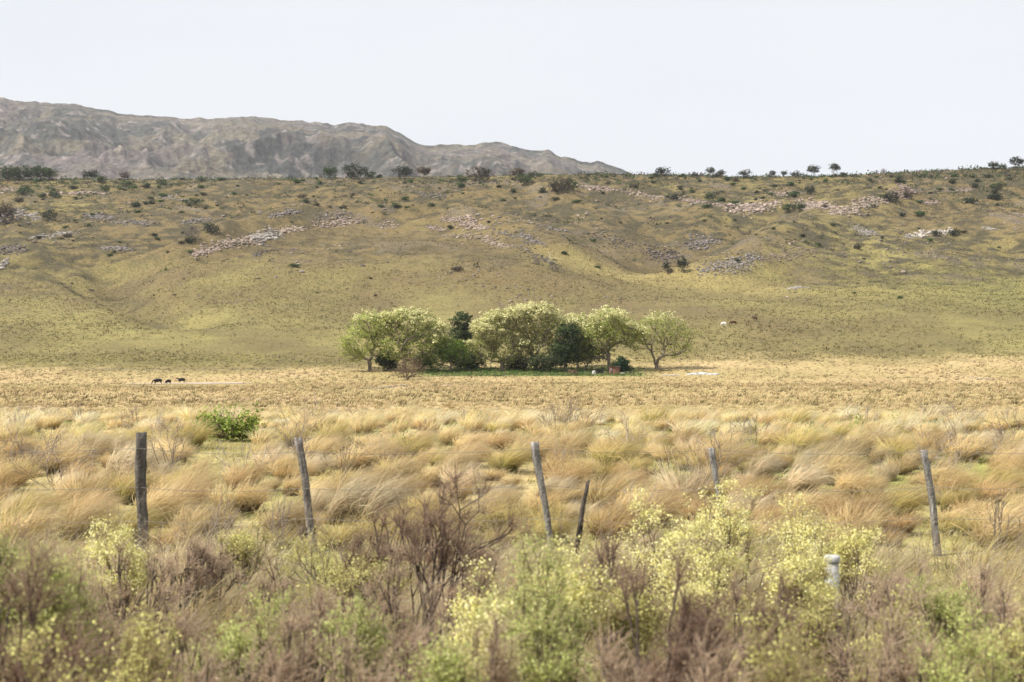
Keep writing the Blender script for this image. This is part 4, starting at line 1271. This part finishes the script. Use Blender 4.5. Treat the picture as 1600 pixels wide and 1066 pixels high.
def hut():
    D = 432
    x = (960 - 800) / F * D; z = float(H(x, D))
    rt = empty("brick_hut", (x, D, z))
    tag(rt, "small red-brown brick hut with a slanting roof under the twin-trunked tree", "hut")
    g = G()
    W = 3.1
    for j in range(11):                 # brick courses in bands standing a little apart
        z0 = -.3 + j * .25
        box(g, -W / 2 + .004 * (j % 2), W / 2 - .004 * (j % 2), -.9, .9, z0, z0 + .248 if j < 10 else z0 + .33, np.array([.22, .11, .075]) * (1 + .16 * math.sin(j * 2.7)), dz=0 if j < 10 else .28)
    link("wall", g.mesh("wall"), M_BRICK, rt)
    g = G(); box(g, -W / 2 - .2, W / 2 + .2, -1.15, 1.15, 2.56, 2.62, (.30, .26, .24), .33); link("roof", g.mesh("roof"), M_SHEET, rt)
    g = G(); box(g, -W / 2 + .25, -W / 2 + .85, -.96, -.91, 0, 1.9, (.16, .13, .13)); link("door", g.mesh("door"), M_POST, rt)
hut()
def lean_to():
    D = 436
    x = (937 - 800) / F * D; z = float(H(x, D))
    rt = empty("lean_to", (x, D, z))
    tag(rt, "low dark grey lean-to shelter left of the brick hut", "shelter")
    g = G(); box(g, -1.7, 1.5, -1, 1, 1.5, 1.57, (.07, .08, .10), .35); link("roof", g.mesh("roof"), M_SHEET, rt)
    g = G(); box(g, -1.5, 1.3, .8, .87, 0, 1.12, (.12, .10, .10)); link("wall", g.mesh("wall"), M_POST, rt)
    for sx in (-1.5, 1.35):
        g = G(); box(g, sx - .06, sx + .06, -.85, -.73, -.1, 1.49 if sx < 0 else 1.13, (.15, .12, .1)); link("post", g.mesh("post"), M_POST, rt)
lean_to()
def tank(px, D, wd, h, label):
    x = (px - 800) / F * D; z = float(H(x, D))
    rt = empty("water_tank", (x, D, z))
    tag(rt, label, "tank")
    g = G()
    tubes(g, np.array([[0, 0, .25]]), np.array([[0, 0, h]]), wd / 2, wd / 2, np.array([.62, .60, .57]), 14)
    tubes(g, np.array([[0, 0, h]]), np.array([[0, 0, h + .12]]), wd / 2, .03, np.array([.62, .60, .57]), 14)
    link("barrel", g.mesh("barrel"), M_PAINT, rt)
    g = G(); box(g, -wd / 2, wd / 2, -wd / 2, wd / 2, -.1, .248, (.22, .2, .18)); link("stand", g.mesh("stand"), M_PAINT, rt)
tank(928, 430, 1.15, 1.15, "small white water tank in front of the dark lean-to")
def trough():
    D = 428
    x = (973 - 800) / F * D; z = float(H(x, D))
    rt = empty("water_trough", (x, D, z))
    tag(rt, "pale water trough on two legs right of the dark green bush's foot", "trough")
    g = G(); box(g, -.6, .6, -.3, .3, .5, .62, (.55, .54, .5)); box(g, -.6, .6, -.3, -.25, .62, .8, (.55, .54, .5)); box(g, -.6, .6, .25, .3, .62, .8, (.55, .54, .5))
    box(g, -.6, -.55, -.25, .25, .62, .8, (.55, .54, .5)); box(g, .55, .6, -.25, .25, .62, .8, (.55, .54, .5)); link("basin", g.mesh("basin"), M_PAINT, rt)
    for sx in (-.35, .3):
        g = G(); box(g, sx, sx + .1, -.2, .2, -.1, .498, (.4, .38, .35)); link("leg", g.mesh("leg"), M_PAINT, rt)
trough()

# ------------------------------------------------------------------ animals
def skin_mesh(name, verts, edges, rads, col):
    me = bpy.data.meshes.new(name + "_skin")
    me.from_pydata(verts, edges, [])
    o = bpy.data.objects.new(name + "_skin", me)
    COL.objects.link(o)
    o.modifiers.new("s", 'SKIN')
    sv = me.skin_vertices[0].data
    for v, r_ in zip(sv, rads): v.radius = r_ if isinstance(r_, tuple) else (r_, r_)
    sv[0].use_root = True
    o.modifiers.new("d", 'SUBSURF').levels = 1
    dg = bpy.context.evaluated_depsgraph_get()
    m2 = bpy.data.meshes.new_from_object(o.evaluated_get(dg))
    bpy.data.objects.remove(o)
    bpy.data.meshes.remove(me)
    m2.name = name
    a = m2.color_attributes.new("tint", 'FLOAT_COLOR', 'POINT')
    n = len(m2.vertices)
    c = np.ones((n, 4), np.float32)
    co = np.zeros(n * 3, np.float32); m2.vertices.foreach_get("co", co); co = co.reshape(-1, 3)
    c[:, :3] = col
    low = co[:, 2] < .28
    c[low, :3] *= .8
    a.data.foreach_set("color", c.ravel())
    m2.polygons.foreach_set("use_smooth", np.ones(len(m2.polygons), bool))
    return m2

def quadruped(name, px, Y, L, hgt, col, yaw, label, cat, horse=False, grazing=True, dmin=300, tailcol=None):
    """body along +x with the head at +x; hgt = withers"""
    b = L * .5
    lg = hgt * (.50 if horse else .42)           # belly height
    bz = hgt - (hgt - lg) * .5
    R_ = (hgt - lg) * .52
    V, E, Rr = [], [], []
    def v(x, y, z, r_, p=None):
        V.append((x, y, z)); Rr.append(r_)
        if p is not None: E.append((p, len(V) - 1))
        return len(V) - 1
    mid = v(0, 0, bz - .02, (R_ * .92, R_))
    hip = v(-b * .62, 0, bz + .03, (R_ * .88, R_ * .9), mid)
    rump = v(-b * .9, 0, bz + .02, (R_ * .6, R_ * .6), hip)
    sh = v(b * .55, 0, bz - .01, (R_ * .80, R_ * .98), mid)
    ch = v(b * .80, 0, bz + .02, (R_ * .5, R_ * .62), sh)
    if grazing:
        n1 = v(b * 1.06, 0, bz - .10 * hgt, R_ * .42, ch)
        n2 = v(b * 1.22, 0, bz - .34 * hgt, R_ * .34, n1)
        h1 = v(b * 1.27, 0, bz - .44 * hgt, (R_ * .34, R_ * .36), n2)
        h2 = v(b * 1.36, 0, .16 * hgt, R_ * .24, h1)
        v(b * 1.38, 0, .08 * hgt, R_ * .18, h2)
        hx, hz = b * 1.25, bz - .42 * hgt
    else:
        n1 = v(b * 1.0, 0, bz + .14 * hgt, R_ * .42, ch)
        n2 = v(b * 1.14, 0, bz + .24 * hgt, R_ * .36, n1)
        h1 = v(b * 1.28, 0, bz + .24 * hgt, R_ * .36, n2)
        h2 = v(b * 1.45, 0, bz + .12 * hgt, R_ * .25, h1)
        v(b * 1.54, 0, bz + .07 * hgt, R_ * .2, h2)
        hx, hz = b * 1.22, bz + .26 * hgt
    for s in (-1, 1):
        v(hx - .02, s * R_ * .5, hz + .10, .03, h1)                     # ears
        yy = s * R_ * .52
        st = .06 * s
        u1 = v(b * .60 + st, yy, lg * .95, R_ * .27, sh)                  # fore leg
        u2 = v(b * .62 + st, yy, lg * .52, .062, u1)
        u3 = v(b * .60 + st, yy, lg * .16, .045, u2)
        v(b * .63 + st, yy, .02, .058, u3)
        w1 = v(-b * .60 - st, yy, lg * 1.0, R_ * .36, hip)                # hind leg
        w2 = v(-b * .55 - st, yy, lg * .82, R_ * .22, w1)
        w3 = v(-b * .80 - st, yy, lg * .46, .06, w2)
        w4 = v(-b * .76 - st, yy, lg * .16, .045, w3)
        v(-b * .72 - st, yy, .02, .058, w4)
    me = skin_mesh("body", V, E, Rr, col)
    x, y, z = at(px, Y, dmin)
    rt = empty(name, (x, y, z))
    rt.rotation_euler = (0, 0, RAD(yaw))
    tag(rt, label, cat)
    link("body", me, M_HIDE, rt)
    tc = np.array(tailcol if tailcol is not None else col)
    g = G()
    tp = np.array([(-b * .98, 0, bz + R_ * .5), (-b * 1.10, 0, bz), (-b * 1.10, 0, lg * .9), (-b * 1.06, 0, lg * .4)])
    tubes(g, tp[:-1], tp[1:], np.array([.035, .04, .07 if horse else .03]), np.array([.04, .07 if horse else .03, .05]), tc, 6)
    link("tail", g.mesh("tail"), M_HIDE, rt)
    if horse:
        g = G()
        a = np.array([(b * .75, 0, bz + R_ * .75), (b * 1.02, 0, bz + R_ * .25), (b * 1.22, 0, bz - .26 * hgt)]) if grazing else np.array([(b * .7, 0, bz + R_ * .9), (b * .98, 0, bz + .14 * hgt + R_ * .4), (b * 1.14, 0, bz + .24 * hgt + R_ * .35)])
        tubes(g, a[:-1], a[1:], .07, .06, tc, 6)
        link("mane", g.mesh("mane"), M_HIDE, rt)
    return rt

BLK = (.012, .012, .014)
quadruped("cow", 247, 601, 2.45, 1.6, BLK, 186, "biggest black cow, leftmost of three on the pale dirt track", "cow")
quadruped("calf", 263, 600.5, 1.7, 1.25, BLK, 235, "black calf standing between the two black cows", "calf", grazing=True)
quadruped("cow", 284, 599, 2.15, 1.5, BLK, 172, "black cow with raised head, rightmost of three on the dirt track", "cow", grazing=False)
quadruped("horse", 1131, 510.5, 2.3, 1.75, (.72, .70, .66), 140, "white horse grazing on the green slope right of the grove", "horse", True, True, 480, (.6, .58, .55))
quadruped("horse", 1146, 509, 2.7, 1.8, (.06, .022, .012), 184, "reddish brown horse grazing in the middle of the three horses", "horse", True, True, 480, (.02, .012, .01))
quadruped("horse", 1179.5, 503, 2.5, 1.9, (.05, .024, .014), 120, "brown horse standing apart on the right of the other two", "horse", True, False, 480, (.02, .012, .01))

# ------------------------------------------------------------------ green shrub and little plants of the meadow
r5 = np.random.default_rng(71)
def leafy(name, px, Ybase, D, lobes_, label, cols, leafsz, nleaf, ntip, tipr=.006, stems=4, bark=(.12, .09, .07), spread=.07, seg=.16, cat="shrub", flat=1.0):
    lobes = lobes_
    x, D, z = at(px, Ybase, 18); s = D / F
    lb = [((l[0] - 800) * s - x, r5.normal() * .1, max(CAMZ + (HY - l[1]) * s - z, .05), l[2] * s, l[2] * s * .8, l[3] * s) for l in lobes]
    return make_tree(name, (x, D, z), label, cat, lb, .12, ntip, leafsz, cols, nleaf, 4, bark=bark, tipr=tipr, stems=stems, seg=seg, spread=spread, r=r5, trunk_name="branches", crown_name="foliage", kpath=.1, flat=flat)
GB = [(.28, .37, .07), (.36, .45, .10), (.18, .25, .05), (.44, .50, .14)]
leafy("shrub", 356, 690, 46, [(335, 660, 24, 16), (350, 674, 26, 15), (378, 662, 22, 16), (385, 674, 18, 12), (395, 654, 8, 9)], "bright green leafy shrub standing alone beyond the fence", GB, .042, 1900, 150, .011, spread=.08)
for px, yt, yb, D, wp, lab in [(632, 678, 708, 46, 5, "thin bright green sprout left of the meadow's middle"), (748, 655, 672, 60, 11, "small green plant above a grey dead shrub"),
                          (1342, 661, 673, 66, 6, "little bright green plant at the tussock field's far edge"), (1396, 658, 674, 66, 9, "grey-green plant beside the little bright green one"),
                          (1460, 665, 675, 66, 6, "dark green plant rightmost at the tussock field's far edge"), (1268, 674, 686, 58, 9, "low green tuft plant right of the half-hidden post")]:
    leafy("plant", px, yb, D, [(px, (yt + yb) / 2, wp / 2, (yb - yt) / 2 * .8)], lab, GB if "bright" in lab or "green plant ab" in lab else [(.08, .12, .04), (.11, .14, .06)], .035, 330, 26, .006, cat="plant", stems=2)

def fan(ht, wd, nstem, levels, r, kids=2.4, ang=.5, lean=.75, wob=.10):
    """upward fanning stems that fork at acute angles; returns node positions, parents, tip indices"""
    pos = [np.array([0, 0, -.04])]; par = [-1]; tips = []
    asp = min(1.3, wd / (1.25 * ht))
    front = []
    for k in range(nstem):
        a = 2 * math.pi * (k + r.random() * .8) / nstem
        th = lean * asp * (.25 + .9 * r.random())
        d = np.array([math.cos(a) * math.sin(th), math.sin(a) * math.sin(th), math.cos(th)])
        front.append((0, d, ht * (.30 + .16 * r.random())))
    for lv in range(levels):
        nxt = []
        for p0, d, L in front:
            prev = p0
            ns = 3 if lv < 2 else 2
            nodes_ = []
            for q in range(ns):
                d = d + r.normal(size=3) * wob + np.array([.02, 0, .04])
                d /= np.linalg.norm(d)
                pos.append(pos[prev] + d * L / ns); par.append(prev); prev = len(pos) - 1
                nodes_.append((prev, d.copy()))
            nk = int(kids + r.random())
            for q in range(nk):
                pi, dd = nodes_[-1] if q < 2 else nodes_[r.integers(0, len(nodes_))]
                e = dd + r.normal(size=3) * ang * .62
                e[2] = max(e[2], -.05) if dd[2] > .3 else e[2]
                e /= np.linalg.norm(e)
                nxt.append((pi, e, L * (.56 + .26 * r.random())))
            if lv == levels - 1: tips.append(prev)
        front = nxt
    pos = np.array(pos)
    top = np.percentile(pos[:, 2], 99)
    pos[:, 2] *= ht / max(top, .01)
    ext = np.percentile(np.abs(pos[:, 0]), 97) * 2
    pos[:, :2] *= wd / max(ext, .01)
    return pos, np.array(par), np.array(tips)

def deadshrub(px, yt, yb, D, wp, label, col=(.17, .14, .12), ntip=110, stems=6, tipr=.0035):
    if D > 22: x, D, z = at(px, yb, 18)
    else: x = (px - 800) / F * D; z = float(H(x, D))
    s = D / F
    ht = max(CAMZ + (HY - yt) * s - z, .4)
    rt = empty("dead_shrub", (x, D, z))
    tag(rt, label, "shrub")
    pos, par, ti = fan(ht, wp * s, stems, 4 if ntip < 120 else 5, r5, 1.9)
    rad = radii(pos, par, max(tipr * .5, .00006 * D), 2.3)
    g = G()
    limbs(g, pos, par, rad, np.array(col) * 1.15, 4, r=r5)
    link("branches", g.mesh("branches", True), M_BARK, rt)
    return rt
deadshrub(33, 686, 742, 34, 52, "dark bare shrub with few upright stems at the left edge", (.09, .075, .065), 26, 6, .006)
deadshrub(108, 672, 735, 36, 85, "wide pale grey bare shrub left of the thick post", (.24, .20, .17), 240)
deadshrub(530, 690, 775, 26, 62, "dark bare shrub just right of the second fence post", (.11, .085, .07), 110, 8, .004)
deadshrub(1038, 700, 780, 26, 60, "dark forked bare shrub between the stake and the half-hidden post", (.11, .08, .065), 60, 6, .005)
deadshrub(745, 664, 690, 48, 42, "grey bare shrub under the small green plant", (.20, .165, .14), 110)
deadshrub(668, 655, 678, 58, 46, "grey bare shrub far left of the small green plant", (.20, .165, .15), 110)
deadshrub(575, 662, 680, 58, 36, "faint grey bare shrub beyond the dark shrub of the second post", (.22, .185, .16), 80)
deadshrub(1318, 680, 728, 38, 58, "grey bare shrub left of the right end post", (.17, .15, .13), 170)
deadshrub(1372, 690, 725, 36, 52, "grey wiry shrub just left of the right end post", (.20, .17, .15), 140)
deadshrub(1505, 684, 725, 38, 70, "wiry grey shrub right of the right end post", (.18, .155, .135), 200)
deadshrub(1562, 682, 728, 37, 70, "wiry pale shrub near the right edge of the meadow", (.22, .195, .175), 200)
deadshrub(1068, 668, 690, 50, 30, "bundle of reddish twigs beyond the half-hidden post", (.19, .13, .10), 60)
deadshrub(1235, 690, 730, 34, 40, "thin bare shrub above the yellow bushes", (.2, .15, .12), 60)
deadshrub(1560, 760, 850, 19, 110, "tangled grey bare shrub at the right edge behind the fence line", (.16, .13, .11), 190, 8)
deadshrub(1420, 770, 800, 24, 60, "low dark tangle just left of the right end post's middle", (.15, .12, .10), 90)
deadshrub(700, 760, 820, 23, 50, "bare brown stems left of the post with the pale top", (.17, .13, .10), 50, 5)
deadshrub(330, 775, 860, 18, 130, "pale grey tangle of dead twigs between the first two posts", (.25, .205, .175), 260, 10)
deadshrub(435, 770, 840, 18.5, 70, "grey dead twigs at the foot of the second post", (.22, .18, .155), 120, 8)

def meadow_wiry():
    r = np.random.default_rng(77)
    protos = []
    for k in range(5):
        pos, par, ti = fan(.75, 1.1, 8, 5, r, 2.0, .6, 1.0)
        g = G()
        limbs(g, pos, par, radii(pos, par, .0022, 2.3), np.array([(.30, .245, .20), (.22, .175, .14), (.36, .30, .25)][k % 3]), 4, r=r)
        me = g.mesh("dead_shrub", True); me.materials.append(M_BARK)
        protos.append(me)
    for q in range(46):
        y = math.sqrt(r.uniform(21 ** 2, 45 ** 2)); x = r.uniform(-.37, .37) * y
        o = link("dead_shrub", protos[q % 5], None, None, (x, y, float(H(x, y))))
        o.rotation_euler = (0, 0, r.random() * 6.28)
        sc_ = r.uniform(.7, 1.35)
        o.scale = (sc_, sc_, sc_)
        wh = tsz(800 + F * x / y)
        dp = "near the fence" if y < 30 else "deep in the meadow"
        tag(o, f"small wiry grey shrub among tussocks {wh}, {dp}", "shrub", f"wiry grey shrubs {wh}, {dp}")
meadow_wiry()

# ------------------------------------------------------------------ foreground shrubs
def fshrub(px, yt, D, wp, kind, label, hmin=.0, dens=1.0, seed=0, name="shrub"):
    """bushy roadside shrub; kind: brown / yellow / green / olive"""
    r = np.random.default_rng(900 + seed)
    x = (px - 800) / F * D; z = float(H(x, D)); s = D / F
    ht = max(CAMZ + (HY - yt) * s - z, .35) * .97
    wd = wp * s * 1.22
    rt = empty(name, (x, D, z))
    tag(rt, label, "shrub")
    pos, par, ti = fan(ht * .92, wd * .92, {"brown": 7, "yellow": 8, "green": 9, "olive": 9}[kind] + int(wd * 2), 5, r, 2.05, .62, 1.15)
    while len(ti) > 620: ti = ti[r.random(len(ti)) < .8]
    rad = radii(pos, par, .0034 if kind == "brown" else .0026, 2.2)
    g = G()
    bark = {"brown": (.085, .065, .055), "yellow": (.13, .10, .08), "green": (.12, .095, .07), "olive": (.13, .105, .08)}[kind]
    limbs(g, pos, par, rad, bark, 5, r=r)
    dkf = dens > 1
    # fine twigs fanning up and leeward from every tip
    nt_ = {"brown": 7, "yellow": 4, "green": 7, "olive": 5}[kind] + (6 if dkf else 0)
    T = np.repeat(pos[ti], nt_, axis=0)
    n = len(T)
    back = (r.random(n)[:, None]) * (pos[par[ti]].repeat(nt_, axis=0) - T)
    T = T + back
    outw = T - np.array([0, 0, ht * .3]); outw /= np.linalg.norm(outw, axis=1, keepdims=True)
    dr = outw * .55 + rdir(n, r) * .75 + [.15, 0, .25]
    dr /= np.linalg.norm(dr, axis=1, keepdims=True)
    TL = ht * .10 * (.5 + r.random(n))
    E_ = T + dr * TL[:, None]
    tc = np.array({"brown": (.42, .315, .225), "yellow": (.42, .32, .20), "green": (.36, .30, .16), "olive": (.40, .32, .18)}[kind])
    if dkf: tc = np.array((.25, .17, .125))
    tubes(g, T, E_, .0018, .0011, np.clip(tc * (1 + r.normal(size=(n, 1)) * .18), .02, .6), 3)
    link("branches", g.mesh("branches", True), M_BARK, rt)
    # leaves / seed heads along the twigs
    per = {"brown": 3, "yellow": 3, "green": 8, "olive": 6}[kind]
    lt = r.random(n * per)
    Lp = np.repeat(T, per, axis=0) + np.repeat(dr * TL[:, None], per, axis=0) * lt[:, None] + r.normal(size=(n * per, 3)) * .007
    pal = {"brown": [(.42, .31, .215), (.55, .42, .295), (.30, .21, .145)], "yellow": [(.34, .32, .12), (.42, .38, .16), (.32, .25, .15)],
           "green": [(.52, .60, .18), (.62, .68, .26), (.42, .49, .14), (.70, .72, .32)], "olive": [(.42, .42, .13), (.50, .49, .17), (.40, .33, .15)]}[kind]
    pal = np.array(pal)
    if dkf: pal = np.array([(.27, .18, .13), (.34, .24, .175), (.20, .135, .10)])
    zrel = (Lp[:, 2] / ht)
    if kind in ("green", "olive"):                                # lower twigs are bare and brown
        keep = r.random(len(Lp)) < sst(.28, .6, zrel)
        Lp, zrel = Lp[keep], zrel[keep]
    cl = pal[r.integers(0, len(pal), len(Lp))] * (1 + r.normal(size=(len(Lp), 1)) * .14)
    g = G()
    leaves(g, Lp, {"brown": .0065, "yellow": .008, "green": .0095, "olive": .009}[kind] * (.7 + .7 * r.random(len(Lp))), np.clip(cl, .02, .8), .45, 0, r, np.array([0, 0, ht * .42]), .45)
    fo = link("foliage", g.mesh("foliage"), M_LEAF, rt)
    if kind in ("yellow", "olive"):
        q = (E_[:, 2] / ht) + .12 * fbm(E_[:, 0] * 6, E_[:, 1] * 6 + E_[:, 2] * 5, 1.5, 2, seed)
        hi = E_[q > (.50 if kind == "yellow" else .66)]
        cn = fbm(hi[:, 0] * 9 + hi[:, 1] * 4, hi[:, 2] * 9 + hi[:, 1] * 5, 1.0, 2, seed + 3)
        hi = hi[cn > (-.12 if kind == "yellow" else .0)]
        if len(hi):
            per = 22 if kind == "yellow" else 5
            C = np.repeat(hi, per, axis=0) + r.normal(size=(len(hi) * per, 3)) * .030
            g = G()
            fc = np.array([(.80, .74, .27), (.84, .80, .40), (.74, .69, .25), (.80, .77, .42)] if kind == "yellow" else [(.60, .58, .20), (.66, .62, .25)])
            leaves(g, C, .0088 * (.7 + .6 * r.random(len(C))), fc[r.integers(0, len(fc), len(C))], .85, 0, r, np.repeat(hi, per, axis=0) * .75 + np.array([0, 0, ht * .10]), .45)
            link("flowers", g.mesh("flowers"), M_FLOWER, fo)
    return rt

FS = [
    (95, 868, 12, 80, "olive", "pale low shrub beside the small yellow-flecked one at the left"),
    (140, 880, 10, 100, "brown", "tan twiggy shrub under the small yellow-flecked one"),
    (330, 852, 15, 70, "brown", "tan twiggy shrub touching the round yellow-green bush's left side"),
    (430, 862, 14, 80, "brown", "tan twiggy shrub right of the round yellow-green bush"),
    (440, 935, 8.4, 80, "brown", "tan twiggy shrub at the right side of the pale green spreading one"),
    (610, 862, 11.5, 100, "brown", "tan shrub below the dark leaning brown shrub"),
    (725, 850, 12.5, 100, "brown", "tan wispy shrub between the tallest feathery one and the fuzzy green one"),
    (560, 930, 8.8, 90, "green", "small green shrub in the lower left of the middle"),
    (205, 960, 7.8, 110, "olive", "straw-green low shrub near the bottom left"),
    (60, 1010, 6.4, 150, "olive", "yellowish low growth in the bottom left corner"),
    (985, 900, 10.5, 80, "olive", "pale yellowish low shrub left of the largest dark brown one"),
    (1385, 925, 9.4, 80, "olive", "yellow-green low shrub between two brown ones at the lower right"),
    (1530, 880, 12.5, 80, "brown", "tan wispy shrub between end post and right edge"),
    (1120, 970, 6.8, 110, "brown", "tan twiggy shrub at the bottom right of centre"),
    (700, 985, 7.2, 80, "green", "low green shrub left of the bottom middle yellow one"),
    (28, 838, 7.0, 190, "brown", "big blurred brown shrub at the left edge, nearest to the camera", 0, 2.0),
    (62, 842, 8.5, 120, "green", "grey-green shrub top behind the brown shrub at the left edge"),
    (-10, 800, 10, 60, "green", "green shrub cut by the left edge above the big brown shrub"),
    (178, 818, 13.5, 75, "yellow", "small yellow-flecked shrub left of the thick post's foot"),
    (215, 845, 13, 110, "brown", "thin brown shrub hiding the foot of the thick post"),
    (375, 826, 16, 66, "olive", "round yellow-green bush between the first two posts"),
    (290, 835, 14.5, 90, "brown", "twiggy brown shrub left of the round yellow-green bush"),
    (385, 912, 9.5, 175, "green", "pale green spreading shrub below the round yellow-green bush"),
    (265, 945, 9, 120, "brown", "low brown shrub left of the pale green spreading shrub"),
    (555, 838, 13, 165, "olive", "pale yellowish shrub at the foot of the second post"),
    (480, 905, 10, 120, "brown", "brown shrub in front of the pale yellowish shrub"),
    (668, 724, 13, 180, "brown", "tallest feathery brown shrub left of the photo's middle", 0, 2.0),
    (590, 790, 13.6, 90, "brown", "dark brown shrub leaning against the left of the tallest feathery one", 0, 2.0),
    (640, 905, 8.5, 170, "brown", "near brown shrub below the tallest feathery shrub"),
    (835, 832, 9.5, 125, "green", "fuzzy bright green shrub in the middle foreground"),
    (880, 855, 10.2, 90, "yellow", "yellow flowering shrub behind the right of the fuzzy green one"),
    (762, 885, 10.2, 62, "yellow", "slim yellow flowering shrub left of the fuzzy green one"),
    (770, 940, 7.4, 34, "brown", "small brown shrub wedged under the fuzzy green one"),
    (735, 948, 7.6, 105, "yellow", "low yellow flowering shrub at the bottom middle"),
    (850, 945, 7.8, 150, "green", "lower green shrub below the fuzzy bright green one"),
    (1040, 780, 13, 130, "yellow", "yellow flowering shrub right of the burnt stake"),
    (1135, 744, 15, 145, "yellow", "tallest yellow flowering shrub around the half-hidden post"),
    (1262, 785, 14.5, 80, "yellow", "yellow flowering shrub above the white marker post"),
    (1338, 822, 14.2, 85, "yellow", "loose yellow shrub arching right of the white marker post"),
    (1232, 862, 12.2, 90, "yellow", "yellow flowering shrub left of the white marker post"),
    (1090, 835, 12.2, 90, "yellow", "yellow shrub in front of the tallest flowering one"),
    (950, 835, 12, 85, "brown", "thin brown shrub between the burnt stake and the yellow shrubs", 0, 2.0),
    (1050, 868, 8.5, 210, "brown", "largest dark brown shrub in the right foreground", 0, 2.0),
    (1180, 890, 9.0, 150, "brown", "brown shrub right of the largest dark brown one", 0, 2.0),
    (1190, 955, 7.0, 120, "olive", "straw-flecked low shrub at the bottom right of centre"),
    (1345, 905, 10, 150, "brown", "brown shrub below the white marker post"),
    (1290, 918, 10.4, 80, "olive", "pale green low shrub under the white marker post"),
    (1395, 880, 11.5, 80, "brown", "small brown shrub left of the right end post's foot"),
    (1478, 898, 11, 95, "green", "pale green shrub at the right end post's foot"),
    (1500, 962, 8, 160, "green", "low pale green shrub in the bottom right corner"),
    (1565, 900, 9.8, 120, "brown", "brown shrub at the right edge"),
    (1590, 940, 8.6, 90, "olive", "olive shrub cut by the right edge near the bottom"),
    (1420, 950, 8.2, 130, "brown", "low brown shrub left of the bottom right corner"),
    (560, 985, 7.0, 150, "brown", "low brown shrub at the bottom left of centre"),
    (955, 985, 7.0, 110, "brown", "low brown shrub right of the lower green shrub"),
    (330, 1000, 7.4, 120, "brown", "low brown shrub at the bottom left"),
    (1262, 884, 12.3, 56, "yellow", "sprig of yellow flowers in front of the white marker post"),
    (120, 905, 10.5, 90, "brown", "sparse brown shrub right of the left edge shrub"),
]
for i, a in enumerate(FS):
    fshrub(*a, seed=i)

# yellowish tussocks between the roadside shrubs
for q, (px, D, sc_, k) in enumerate([(60, 6.2, .8, 2), (150, 6.8, .85, 6), (240, 7.2, .8, 2), (20, 8.6, .8, 0), (190, 8.4, .8, 3), (300, 8.9, .7, 2), (520, 8.2, .7, 0), (460, 11.5, .8, 6),
                           (680, 11.0, .8, 1), (930, 9.2, .7, 0), (1270, 8.0, .7, 3), (1380, 7.6, .75, 2), (1550, 11.8, 1.0, 4), (1585, 14.5, 1.1, 8), (1500, 15.5, 1.0, 0), (620, 16, 1.0, 12), (270, 12.3, .9, 1), (1420, 14.0, .9, 3)]):
    x = (px - 800) / F * D
    o = link("tussock", TPROTO[k], None, None, (x, D, float(H(x, D))))
    o.scale = (sc_, sc_, sc_ * .85)
    o.rotation_euler = (0, 0, q * .7 % 1.4 - .7)
    wh = ["bottom left of the photo", "bottom middle of the photo", "bottom right of the photo"][0 if px < 533 else (1 if px < 1066 else 2)]
    tag(o, f"{TKIND[k % 8]} tussock between roadside shrubs, {wh}", "tussock", f"{TKIND[k % 8]} tussocks between roadside shrubs, {wh}")

# dead standing twigs among the foreground shrubs
r6 = np.random.default_rng(81)
def dry_twigs():
    g = G()
    n = 1500
    y = np.sqrt(r6.uniform(6 ** 2, 19 ** 2, n)); x = r6.uniform(-.42, .42, n) * y
    z = H(x, y)
    base = np.stack([x, y, z - .02], 1)
    L = r6.uniform(.35, .95, n)
    a = r6.random(n) * 6.28
    th = r6.uniform(.05, .55, n)
    d = np.stack([np.cos(a) * np.sin(th), np.sin(a) * np.sin(th), np.cos(th)], 1)
    m = base + d * L[:, None] * .55
    d2 = d + r6.normal(size=(n, 3)) * .18
    e = m + d2 * L[:, None] * .45
    c = np.array([(.28, .21, .165), (.42, .34, .24), (.18, .13, .10)])[r6.integers(0, 3, n)]
    tubes(g, base, m, .0032, .0025, c, 3); tubes(g, m, e, .0025, .0012, c, 3)
    for _ in range(6):
        t = r6.random((n, 1))
        s0 = m + (e - m) * t
        d3 = d2 + r6.normal(size=(n, 3)) * .5
        tubes(g, s0, s0 + d3 * (L * r6.uniform(.12, .3, n))[:, None], .0018, .001, c, 3)
    o = link("dry_twigs", g.mesh("dry_twigs"), M_BARK)
    tag(o, "thin dry twigs and stalks standing between the roadside shrubs", kind="stuff")
dry_twigs()

# ------------------------------------------------------------------ haze
def haze():
    g = G()
    box(g, -3600, 3600, -60, 6100, -12, 1010, (1, 1, 1))
    me = g.mesh("haze")
    m = bpy.data.materials.new("haze")
    t = nodes(m)
    t.nodes.remove(t.nodes["Principled BSDF"])
    pv = t.nodes.new("ShaderNodeVolumePrincipled")
    pv.inputs["Color"].default_value = (.93, .94, 1.0, 1)
    pv.inputs["Density"].default_value = 4.3e-5
    pv.inputs["Anisotropy"].default_value = .2
    t.links.new(pv.outputs[0], t.nodes["Material Output"].inputs["Volume"])
    o = link("haze", me, m)
    tag(o, kind="stuff")
haze()
